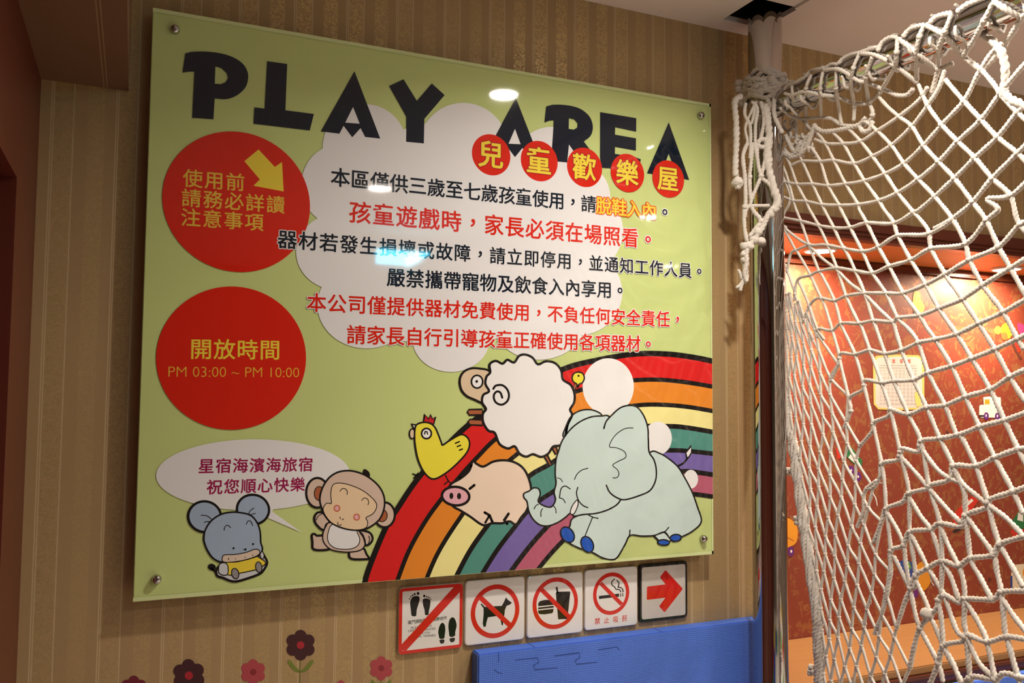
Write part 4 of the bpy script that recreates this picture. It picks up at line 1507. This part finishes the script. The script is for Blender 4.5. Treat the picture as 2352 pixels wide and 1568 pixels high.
A((U, [(1000, 930), (1060, 1022), (1110, 1175), (1180, 1300)]), (V6, [(650, 0), (735, 165), (850, 390), (943, 590), (1070, 780), (1180, 1008), (1280, 1112)]), (W3, [(1330, 1010), (1390, 1190), (1490, 1385), (1560, 1560)]), (W4, [(1580, 75), (1675, 265), (1745, 475), (1780, 620), (1820, 735), (1900, 880), (1965, 1000)]))
A((V6, [(345, 325), (470, 450), (605, 555), (740, 690), (870, 785), (1000, 920), (1135, 1045)]), (W3, [(1180, 882), (1230, 1055), (1302, 1232), (1380, 1397)]), (W4, [(1460, 100), (1540, 265), (1605, 420), (1615, 562), (1645, 820), (1700, 930), (1770, 1062)]))
A((U, [(1040, 840), (1090, 905), (1145, 1015), (1220, 1165), (1300, 1295)]), (V6, [(820, 0), (890, 125), (1000, 350), (1100, 530), (1230, 777), (1382, 985), (1450, 1100)]), (W3, [(1432, 990), (1530, 1150), (1612, 1335), (1698, 1515)]), (W4, [(1790, 215), (1900, 420), (1965, 560)]))
A((U, [(1140, 840), (1205, 910), (1275, 1035), (1340, 1145), (1430, 1270)]), (V6, [(1050, 0), (1140, 120), (1180, 245), (1300, 470), (1440, 698), (1560, 920)]), (W3, [(1560, 958), (1652, 1105), (1762, 1290), (1848, 1475), (1930, 1650), (1990, 1760)]))
A((U, [(1235, 810), (1315, 895), (1390, 990), (1470, 1100), (1550, 1220)]), (V6, [(1310, 10), (1400, 110), (1470, 215), (1490, 365), (1620, 603), (1780, 832)]), (W3, [(1692, 895), (1790, 1050), (1880, 1215), (1975, 1370)]))
A((U, [(1330, 760), (1400, 810), (1510, 920), (1590, 1035), (1680, 1135), (1785, 1245)]), (V6, [(1690, 95), (1805, 310), (1845, 470), (1970, 705), (2150, 945), (2290, 1200), (2360, 1310)]))
A((U, [(1420, 600), (1480, 670), (1560, 740), (1640, 800), (1715, 920), (1810, 1025), (1910, 1130), (2025, 1280)]), (V6, [(2000, 105), (2115, 350), (2225, 545), (2380, 820)]))
A((U, [(1680, 530), (1740, 665), (1830, 790), (1930, 895), (2040, 1000), (2150, 1130), (2265, 1240), (2310, 1395), (2390, 1500)]))
A((U, [(1850, 500), (1900, 560), (1970, 640), (2078, 757), (2182, 868), (2310, 970), (2400, 1060)]))
A((U, [(2080, 440), (2150, 520), (2200, 590), (2240, 640), (2310, 712), (2400, 790)]))
# lower right
for pts in ([(1215, 200), (1300, 290), (1390, 395), (1500, 520), (1590, 612)], [(1330, 130), (1430, 270), (1510, 335), (1600, 370)], [(1540, 285), (1600, 375), (1740, 490), (1860, 580), (1965, 690)],
            [(1270, 440), (1340, 560), (1405, 645), (1440, 740), (1472, 835), (1525, 930), (1575, 1075)], [(1280, 665), (1340, 780), (1390, 880), (1440, 960), (1485, 1042), (1560, 1250), (1612, 1290)],
            [(1142, 545), (1200, 640), (1242, 740), (1255, 850), (1282, 1000), (1312, 1150), (1342, 1240), (1450, 1450), (1480, 1568)], [(1180, 800), (1220, 880), (1280, 1000)],
            [(1310, 940), (1380, 1090), (1400, 1165), (1430, 1225), (1480, 1345), (1540, 1450), (1590, 1590)], [(1575, 865), (1602, 960), (1610, 1062), (1605, 1200), (1618, 1275), (1640, 1530), (1650, 1600)],
            [(1617, 565), (1700, 680), (1782, 800), (1802, 900), (1830, 1025), (1850, 1250), (1862, 1290), (1890, 1400), (1950, 1600)], [(1610, 1065), (1700, 1220), (1742, 1320), (1790, 1540), (1800, 1600)],
            [(1820, 1040), (1900, 1160), (1985, 1270)], [(1618, 1280), (1690, 1440), (1790, 1545), (1810, 1600)], [(1480, 1350), (1560, 1500), (1610, 1600)], [(1460, 620), (1500, 720), (1572, 865)], [(1450, 1060), (1470, 1200), (1480, 1340)]):
    A_STR.append(W4(pts))
# rising strands
B((U, [(1020, 880), (1100, 908), (1205, 910), (1315, 895), (1420, 830), (1555, 740), (1680, 640), (1745, 545)]))
B((U, [(880, 1045), (945, 1020), (1060, 1022), (1145, 1015), (1275, 1035), (1390, 990), (1510, 920), (1640, 800), (1740, 668), (1810, 560), (1850, 440)]))
B((U, [(800, 1145), (912, 1165), (1010, 1165), (1110, 1175), (1220, 1165), (1340, 1145), (1470, 1100), (1590, 1035), (1715, 920), (1830, 790), (1970, 640), (2060, 470), (2150, 330), (2220, 270)]))
B((U, [(800, 1235), (890, 1270), (970, 1275), (1070, 1295), (1180, 1300), (1300, 1295), (1430, 1270), (1550, 1220), (1680, 1135), (1810, 1025), (1930, 895), (2078, 757), (2200, 590), (2300, 470), (2370, 390)]))
B((V6, [(70, 70), (280, 110), (445, 150), (580, 172), (735, 170), (890, 128), (1140, 130), (1340, 20)]), (U, [(1680, 1335), (1785, 1245), (1910, 1130), (2040, 1000), (2182, 868), (2310, 712), (2400, 640)]))
B((V6, [(60, 75), (160, 200), (345, 325), (500, 330), (640, 355), (850, 390), (1000, 350), (1180, 245), (1460, 230), (1690, 95)]), (U, [(1780, 1450), (1890, 1390), (2025, 1280), (2150, 1130), (2310, 970), (2400, 880)]))
B((V6, [(150, 600), (185, 420), (240, 380), (345, 335)]))
B((V6, [(215, 860), (250, 660), (370, 612), (450, 575), (615, 547), (785, 572), (943, 592), (1100, 530), (1300, 470), (1490, 365), (1805, 322), (2000, 105), (2110, 0)]), (U, [(2120, 1260), (2265, 1240), (2400, 1120)]))
B((V6, [(300, 1060), (360, 900), (440, 825), (590, 848), (700, 805), (872, 780), (1070, 780), (1230, 777), (1440, 698), (1620, 603), (1845, 470), (2115, 350), (2295, 155), (2380, 110)]))
B((V6, [(430, 1200), (440, 1110), (570, 1125), (655, 1060), (820, 1060), (950, 1035), (1135, 1045), (1180, 1008), (1382, 985), (1560, 920), (1780, 832), (1970, 705), (2225, 545), (2380, 450)]))
B((W3, [(800, 1250), (850, 1140), (865, 1075), (950, 1080), (1040, 1055), (1130, 1075), (1230, 1055), (1330, 1010), (1432, 990), (1560, 958), (1692, 895), (1835, 830), (2000, 735)]))
B((W3, [(880, 1530), (925, 1420), (920, 1340), (1000, 1290), (1010, 1235), (1110, 1250), (1185, 1240), (1302, 1232), (1390, 1190), (1530, 1150), (1652, 1105), (1790, 1050), (1930, 985), (2000, 950)]))
B((W3, [(980, 1630), (1055, 1540), (1060, 1490), (1150, 1450), (1162, 1410), (1270, 1438), (1380, 1397), (1490, 1385), (1612, 1335), (1762, 1290), (1880, 1215), (2000, 1160)]))
B((W4, [(1010, 400), (1060, 395), (1100, 330), (1110, 252), (1215, 225), (1225, 160), (1330, 180), (1345, 115), (1460, 100), (1580, 75), (1700, 30), (1850, -10), (1990, -60)]))
B((W4, [(960, 640), (1000, 540), (1010, 420), (1085, 350)]))
B((W4, [(1060, 730), (1110, 600), (1135, 522), (1235, 482), (1272, 430), (1390, 400), (1400, 380), (1520, 345), (1540, 265), (1675, 265), (1790, 215), (1930, 165), (1990, 160)]))
B((W4, [(1140, 1060), (1165, 900), (1165, 775), (1242, 742), (1278, 660), (1402, 645), (1460, 610), (1590, 628), (1615, 562), (1742, 512), (1750, 470), (1900, 420), (1990, 385)]))
B((W4, [(1200, 1240), (1240, 1110), (1282, 1000), (1312, 925), (1385, 880), (1472, 835), (1572, 865), (1640, 820), (1780, 800), (1820, 735), (1990, 680)]))
B((W4, [(1280, 1480), (1310, 1330), (1342, 1235), (1400, 1165), (1440, 1120), (1455, 1055), (1490, 1040), (1578, 1085), (1610, 1062), (1780, 1065), (1830, 1022), (1990, 1012)]))
B((W4, [(1390, 1600), (1450, 1450), (1482, 1345), (1600, 1315), (1618, 1275), (1742, 1320), (1862, 1290), (1990, 1308)]))
B((W4, [(1590, 1590), (1650, 1530), (1790, 1545), (1850, 1510), (1990, 1545)]))

R = Rope()
def rope_r(x, y):
    return .0027 + .0011 * min(1, max(0, (x - 1800) / 420)) + .0003 * min(1, max(0, (y - 750) / 400))



for s_ in A_STR:
    R.add([on_sheet(*p) for p in s_], [rope_r(*p) for p in s_])
for s_ in B_STR:
    R.add([on_sheet(*p) for p in s_], [rope_r(*p) * 1.06 for p in s_])


def seg_x(p, q, r_, s_):
    d1 = (q[0] - p[0], q[1] - p[1])
    d2 = (s_[0] - r_[0], s_[1] - r_[1])
    den = d1[0] * d2[1] - d1[1] * d2[0]
    if abs(den) < 1e-9:
        return None
    t_ = ((r_[0] - p[0]) * d2[1] - (r_[1] - p[1]) * d2[0]) / den
    u_ = ((r_[0] - p[0]) * d1[1] - (r_[1] - p[1]) * d1[0]) / den
    if -.03 <= t_ <= 1.03 and -.03 <= u_ <= 1.03:
        return (p[0] + d1[0] * t_, p[1] + d1[1] * t_)


seen = []
for s_ in A_STR:
    for q_ in B_STR:
        for i in range(len(s_) - 1):
            for j in range(len(q_) - 1):
                x = seg_x(s_[i], s_[i + 1], q_[j], q_[j + 1])
                if x and all((x[0] - k[0]) ** 2 + (x[1] - k[1]) ** 2 > 64 for k in seen):
                    seen.append(x)
for x in seen:
    R.knot(on_sheet(*x), rope_r(*x) * 1.65)

# narrow diamond mesh bunched against the pole
LE = [(540, 1793), (700, 1795), (850, 1799), (968, 1808), (1100, 1826), (1240, 1850), (1350, 1864), (1450, 1877), (1600, 1888)]
RE = [(540, 1800), (620, 1830), (700, 1862), (850, 1912), (1000, 1968), (1100, 1995), (1200, 2015), (1300, 2035), (1400, 2060), (1600, 2098)]
ly, lx = [p[0] for p in LE], [p[1] for p in LE]
ry_, rx = [p[0] for p in RE], [p[1] for p in RE]
NC = 16
ALLP = [p for s_ in A_STR + B_STR for p in s_]
ROWH = 50


def lattice(i, j):
    y = 640 + ROWH * j + (i * 5) - 8 * math.sin(i * 1.7 + j)
    a_, b_ = np.interp(y, ly, lx), np.interp(y, ry_, rx)
    u_ = (i / NC) ** 1.5
    q = (a_ + (b_ - a_) * u_ + 2.2 * math.sin(3.1 * i + 1.3 * j), y)
    if i == NC:                                   # tie the outer nodes to the wide mesh
        near = min(ALLP, key=lambda p: (p[0] - q[0]) ** 2 + (p[1] - q[1]) ** 2)
        if (near[0] - q[0]) ** 2 + (near[1] - q[1]) ** 2 < 45 ** 2:
            q = near
    return q


L = Rope()
for k in range(-NC - NC % 2, 22, 2):
    up = [(i, k + i) for i in range(NC + 1) if 0 <= k + i <= 21]
    if len(up) > 2:
        L.add([on_sheet(*lattice(*p)) for p in up], .0027)
for k in range(0, 22 + NC, 2):
    dn = [(i, k - i) for i in range(NC, -1, -1) if 0 <= k - i <= 21]
    if len(dn) > 2:
        L.add([on_sheet(*lattice(*p)) for p in dn], .0027)
for i in range(NC + 1):
    for j in range(22):
        if (i + j) % 2 == 0:
            L.knot(on_sheet(*lattice(i, j)), .0043)
for v_, f_ in zip(L.V, L.F):
    R.V.append(v_)
    R.F.append(f_ + R.n)
R.n += L.n

# one fat knot and a few frayed tails
R.knot(on_sheet(*W4([(1385, 1152)])[0]), .0125)
for q in ([(1050, 420), (1075, 460), (1085, 510)], [(1085, 360), (1110, 370), (1125, 365)], [(985, 1200), (1010, 1195), (1022, 1225)], [(800, 790), (825, 800), (838, 822)], [(1035, 1060), (1048, 1075), (1045, 1100)], [(1400, 900), (1410, 960), (1430, 990)]):
    R.add([on_sheet(*p) for p in W4(q)], .0011, sides=6)

# wraps over the crossbar
hoops = [(U, [(880, 540), (885, 600), (905, 740), (912, 880), (940, 902), (975, 890)]), (U, [(1005, 470), (970, 560), (968, 700), (975, 830)]), (U, [(1078, 450), (1060, 560), (1065, 745)]),
         (U, [(1162, 430), (1160, 560), (1180, 700), (1195, 790)]), (U, [(1312, 335), (1270, 430), (1255, 540), (1275, 670), (1272, 770)]), (U, [(1392, 355), (1350, 490), (1362, 620), (1392, 730), (1330, 805)]),
         (U, [(1550, 240), (1545, 330), (1530, 425), (1440, 580), (1370, 655)]), (U, [(1722, 155), (1690, 230), (1670, 335), (1672, 510)]), (U, [(1895, 85), (1850, 200), (1812, 310), (1805, 435), (1745, 665)]),
         (U, [(2155, 15), (2100, 130), (2040, 240), (1965, 355)]), (U, [(2352, 90), (2230, 280), (2130, 400), (2080, 445)])]
longs = [(U, [(830, 590), (880, 602), (960, 580), (1070, 602), (1160, 612), (1260, 650), (1355, 660)]), (U, [(800, 680), (860, 730), (930, 752), (1050, 745), (1130, 752), (1195, 790), (1310, 802)]),
         (U, [(1078, 445), (1180, 440), (1300, 512), (1345, 522), (1470, 570), (1545, 602), (1612, 600), (1655, 555)]), (U, [(1312, 338), (1410, 350), (1540, 422), (1678, 530)]),
         (U, [(1550, 240), (1680, 342), (1800, 432), (1905, 400)]), (U, [(1722, 155), (1840, 222), (1962, 350), (2078, 442)]), (U, [(2150, 0), (2240, 60), (2335, 112), (2400, 140)]),
         (U, [(830, 570), (855, 540), (900, 525), (962, 490)]), (U, [(962, 490), (1000, 450), (1040, 440), (1090, 430)]), (U, [(1090, 432), (1130, 408), (1172, 408)]), (U, [(1172, 410), (1200, 375), (1250, 348), (1312, 332)]),
         (U, [(1312, 332), (1350, 318), (1422, 298)]), (U, [(1422, 330), (1450, 270), (1500, 238), (1550, 238)]), (U, [(1580, 240), (1620, 190), (1670, 168), (1722, 156)]), (U, [(1745, 155), (1790, 110), (1840, 92), (1895, 84)]),
         (U, [(1920, 80), (1990, 30), (2060, 0), (2130, -30)])]
for tr, pts in hoops:
    R.add([on_bar(*p) for p in tr(pts)], [rope_r(*p) * 1.12 for p in tr(pts)])
for tr, pts in longs:
    R.add([on_bar(*p) for p in tr(pts)], [rope_r(*p) * 1.2 for p in tr(pts)])
for tr, pts in hoops:
    for p in tr(pts)[1:-1:2]:
        R.knot(on_bar(*p), rope_r(*p) * 1.75)
# loops passing behind the bar
for k in range(16):
    y0 = PYY - .07 - .054 * k
    c = BARC + BARA * ((PYY - .03) - y0)
    P = []
    for s_ in range(15):
        an = -.6 + (PI + 1.4) * s_ / 14
        rr = .0365 + .004 * math.sin(2 * s_ + k)
        P.append(c + Vector((math.sin(an + .4) * rr, -.02 * s_ / 14 + .010 * math.sin(k), math.cos(an + .4) * rr)))
    R.add(P, .0030)
# slack fold hanging just under the bar
for tr, pts in ((U, [(1030, 780), (1000, 862), (962, 950), (900, 992), (830, 965)]), (U, [(1020, 800), (1080, 832), (1180, 822), (1300, 792), (1352, 742)]), (U, [(1300, 782), (1330, 832), (1372, 822), (1392, 762)]),
                (U, [(840, 850), (860, 900), (900, 960), (940, 900)]), (U, [(980, 900), (920, 960), (860, 985), (810, 960)]), (U, [(1000, 840), (960, 900), (930, 980), (860, 1000)])):
    R.add([on_sheet(*p) for p in tr(pts)], .0045)
for k in range(16):                           # tangle of slack mesh behind the lashing
    x0, y0 = random.uniform(1796, 1850), random.uniform(262, 318)
    P = [(x0, y0)]
    for s_ in range(4):
        P.append((P[-1][0] + random.uniform(-10, 16), P[-1][1] + random.uniform(4, 17)))
    R.add([on_sheet(*q) + Vector((random.uniform(0, .02), 0, 0)) for q in P], .0030)
# the mesh carries on along the bar, past the edge of the photograph
CS = .062
for sg in (1, -1):
    for k in range(-26, 40):
        P = []
        for s_ in range(27):
            yy = -.680 - CS / 2 * s_
            zz = 2.19 - CS * k + sg * CS * .55 * s_
            if .80 < zz < 2.20 and yy > -1.5:
                P.append(Vector((NXP + .02 * math.sin(PI * (2.2 - zz) / 1.3), yy + .004 * math.sin(3 * s_ + k), zz)))
        if len(P) > 2:
            R.add(P, .0038, step=.004, sides=8)
R.build('netting', net)

# thick rope bunches down the inner edge
E_ = Rope()
edge = W3([(500, 470), (515, 700), (520, 850), (530, 1150), (545, 1484)]) + W4([(565, 80), (582, 160), (602, 300), (622, 450), (642, 600), (662, 750), (692, 950), (722, 1150), (732, 1350), (740, 1568), (745, 1640)])
for k in range(6):
    P = []
    for i, (x, y) in enumerate(edge):
        g = min(1, max(0, (y - 850) / 150))
        P.append(on_sheet(x + g * 7.5 * math.sin(i * 1.9 + k * PI / 3), y) + Vector((.006 * math.cos(i * 1.9 + k * PI / 3), 0, 0)))
    E_.add(P, .0040 + .0010 * (k % 2))
for x, y in W4([(560, 290), (605, 590), (690, 900), (720, 1180), (690, 1490)]):
    for _ in range(4):
        E_.knot(on_sheet(x + random.uniform(-5, 5), y + random.uniform(-8, 8)), .0065)
E_.build('edge_rope', net, None)

# the thick corner rope near the frame's right edge
H_ = Rope()
H_.add([on_sheet(*p) for p in U([(1893, 85), (2055, 190), (2185, 292), (2228, 400), (2232, 480), (2226, 580), (2270, 630), (2340, 662), (2420, 700)])], .0062)
H_.build('border_rope', net)

# lashing round the pole
K_ = Rope()
for k in range(9):
    z = 2.243 + .0055 * k
    P = []
    for s_ in range(26):
        an = 2 * PI * s_ / 24
        rr = .0435 + .004 * math.sin(3 * an + k)
        P.append(Vector((PX_ + rr * math.cos(an), PYY + rr * math.sin(an), z + .010 * math.sin(an * 2 + k * 1.7) + .004 * math.sin(5 * an + k))))
    K_.add(P, .0052)
for x, y, q in ((375, 345, .011), (370, 420, .009), (480, 400, .009), (640, 380, .009), (860, 290, .012), (870, 340, .010), (1010, 290, .009), (1080, 310, .008), (760, 400, .009), (440, 560, .010), (560, 500, .009), (700, 480, .009), (420, 640, .009), (900, 420, .009)):
    p = Z1([(x, y)])[0]
    K_.knot(on_pole(*p), q)
for pts in ([(330, 440), (420, 460), (520, 440), (640, 470), (780, 430), (930, 400), (1050, 350), (1140, 340)], [(360, 520), (470, 500), (600, 520), (760, 560), (860, 520), (960, 450)], [(820, 300), (900, 330), (950, 400), (960, 500), (1010, 620), (1050, 700)],
            [(930, 420), (900, 560), (880, 700), (920, 860)], [(950, 600), (930, 660), (980, 720)], [(780, 560), (830, 660), (860, 760)], [(1010, 420), (1030, 500), (1090, 530), (1160, 520)]):
    K_.add([on_pole(*p) + FWD * -.004 for p in Z1(pts)], .0050)
K_.build('lashing', net)

# loose strands hanging beside the pole
F_ = Rope()


def off(D):
    return lambda x, y: atD(x, y, D)


front = off(1.925)
for tr, pts, r_ in ((Z1, [(480, 620), (460, 800), (540, 980), (548, 1300), (540, 1480)], .0036), (Z1, [(560, 600), (650, 720), (622, 960), (622, 1300), (660, 1520)], .0036), (Z1, [(610, 640), (600, 780), (558, 960)], .003),
                    (Z1, [(700, 600), (742, 800), (735, 1000), (690, 1200)], .0036), (Z1, [(640, 600), (560, 760), (470, 1000), (500, 1220), (440, 1420)], .0028),
                    (Z1, [(760, 640), (800, 900), (832, 1150), (800, 1320), (830, 1540)], .0075), (Z1, [(800, 700), (830, 950), (800, 1200)], .005), (Z1, [(650, 1250), (700, 1180), (780, 1190), (780, 1280), (690, 1290), (650, 1250)], .005),
                    (Z1, [(900, 560), (900, 800), (960, 950), (1030, 1090)], .0045),
                    (Z2, [(340, -60), (290, 80), (310, 300), (315, 560), (300, 640), (305, 800), (330, 940)], .0042), (Z2, [(385, -60), (370, 150), (355, 290), (360, 440), (368, 550), (318, 620), (310, 700)], .0040),
                    (Z2, [(440, -60), (430, 80), (470, 280), (540, 350), (575, 400)], .0040), (Z2, [(545, -40), (530, 100), (560, 260), (600, 420), (635, 540), (605, 620)], .0080), (Z2, [(520, 60), (540, 200), (590, 360), (640, 500), (650, 600)], .0060),
                    (Z2, [(510, 120), (470, 280), (380, 500), (362, 560)], .0038), (Z2, [(362, 560), (400, 640), (470, 730), (420, 800), (350, 890)], .0046), (Z2, [(325, 582), (430, 576), (560, 576)], .0036)):
    F_.add([front(*p) for p in tr(pts)], r_)
for k in range(4):
    F_.add([front(x + 2.4 * math.sin(i * 2 + k * 1.6), y + 1.5 * math.cos(i * 2 + k * 1.6)) + FWD * (.004 * math.cos(k * 1.6)) for i, (x, y) in enumerate(Z2([(590, 600), (540, 680), (470, 800), (410, 900), (350, 990), (310, 1060), (315, 1150), (310, 1260), (320, 1340)]))], .0060 - .0006 * k)
for x, y, q in ((600, 610, .010), (560, 660, .010), (440, 840, .011), (400, 920, .011), (350, 980, .012), (300, 980, .010), (300, 1060, .009), (300, 1120, .008), (470, 930, .010), (310, 590, .007), (360, 290, .006), (470, 280, .007), (470, 730, .007)):
    F_.knot(front(*Z2([(x, y)])[0]), q)
for pts in ([(240, 1210), (262, 1260), (275, 1320)], [(300, 1300), (262, 1370), (215, 1400)], [(300, 1320), (270, 1390), (262, 1435)], [(320, 1330), (300, 1360)]):
    F_.add([front(*p) for p in Z2(pts)], .0035)
F_.build('loose_strands', net)

C_ = Rope()
cord = off(1.93)
C_.add([cord(*p) for p in Z1([(430, 520), (350, 560), (312, 620), (318, 760), (332, 900), (336, 1200), (325, 1450), (322, 1568)]) + Z2([(212, 200), (218, 290)])], .0062, step=.0022)
cobj = C_.build('hanging_cord', net)
C2 = Rope()
for x, y, q in ((235, 335, .0125), (215, 350, .010), (255, 360, .009), (240, 385, .008)):
    C2.knot(cord(*Z2([(x, y)])[0]), q)
ko = C2.build('end_knot', cobj)
bpy.data.objects.remove(_fo)
bpy.data.curves.remove(_fc)
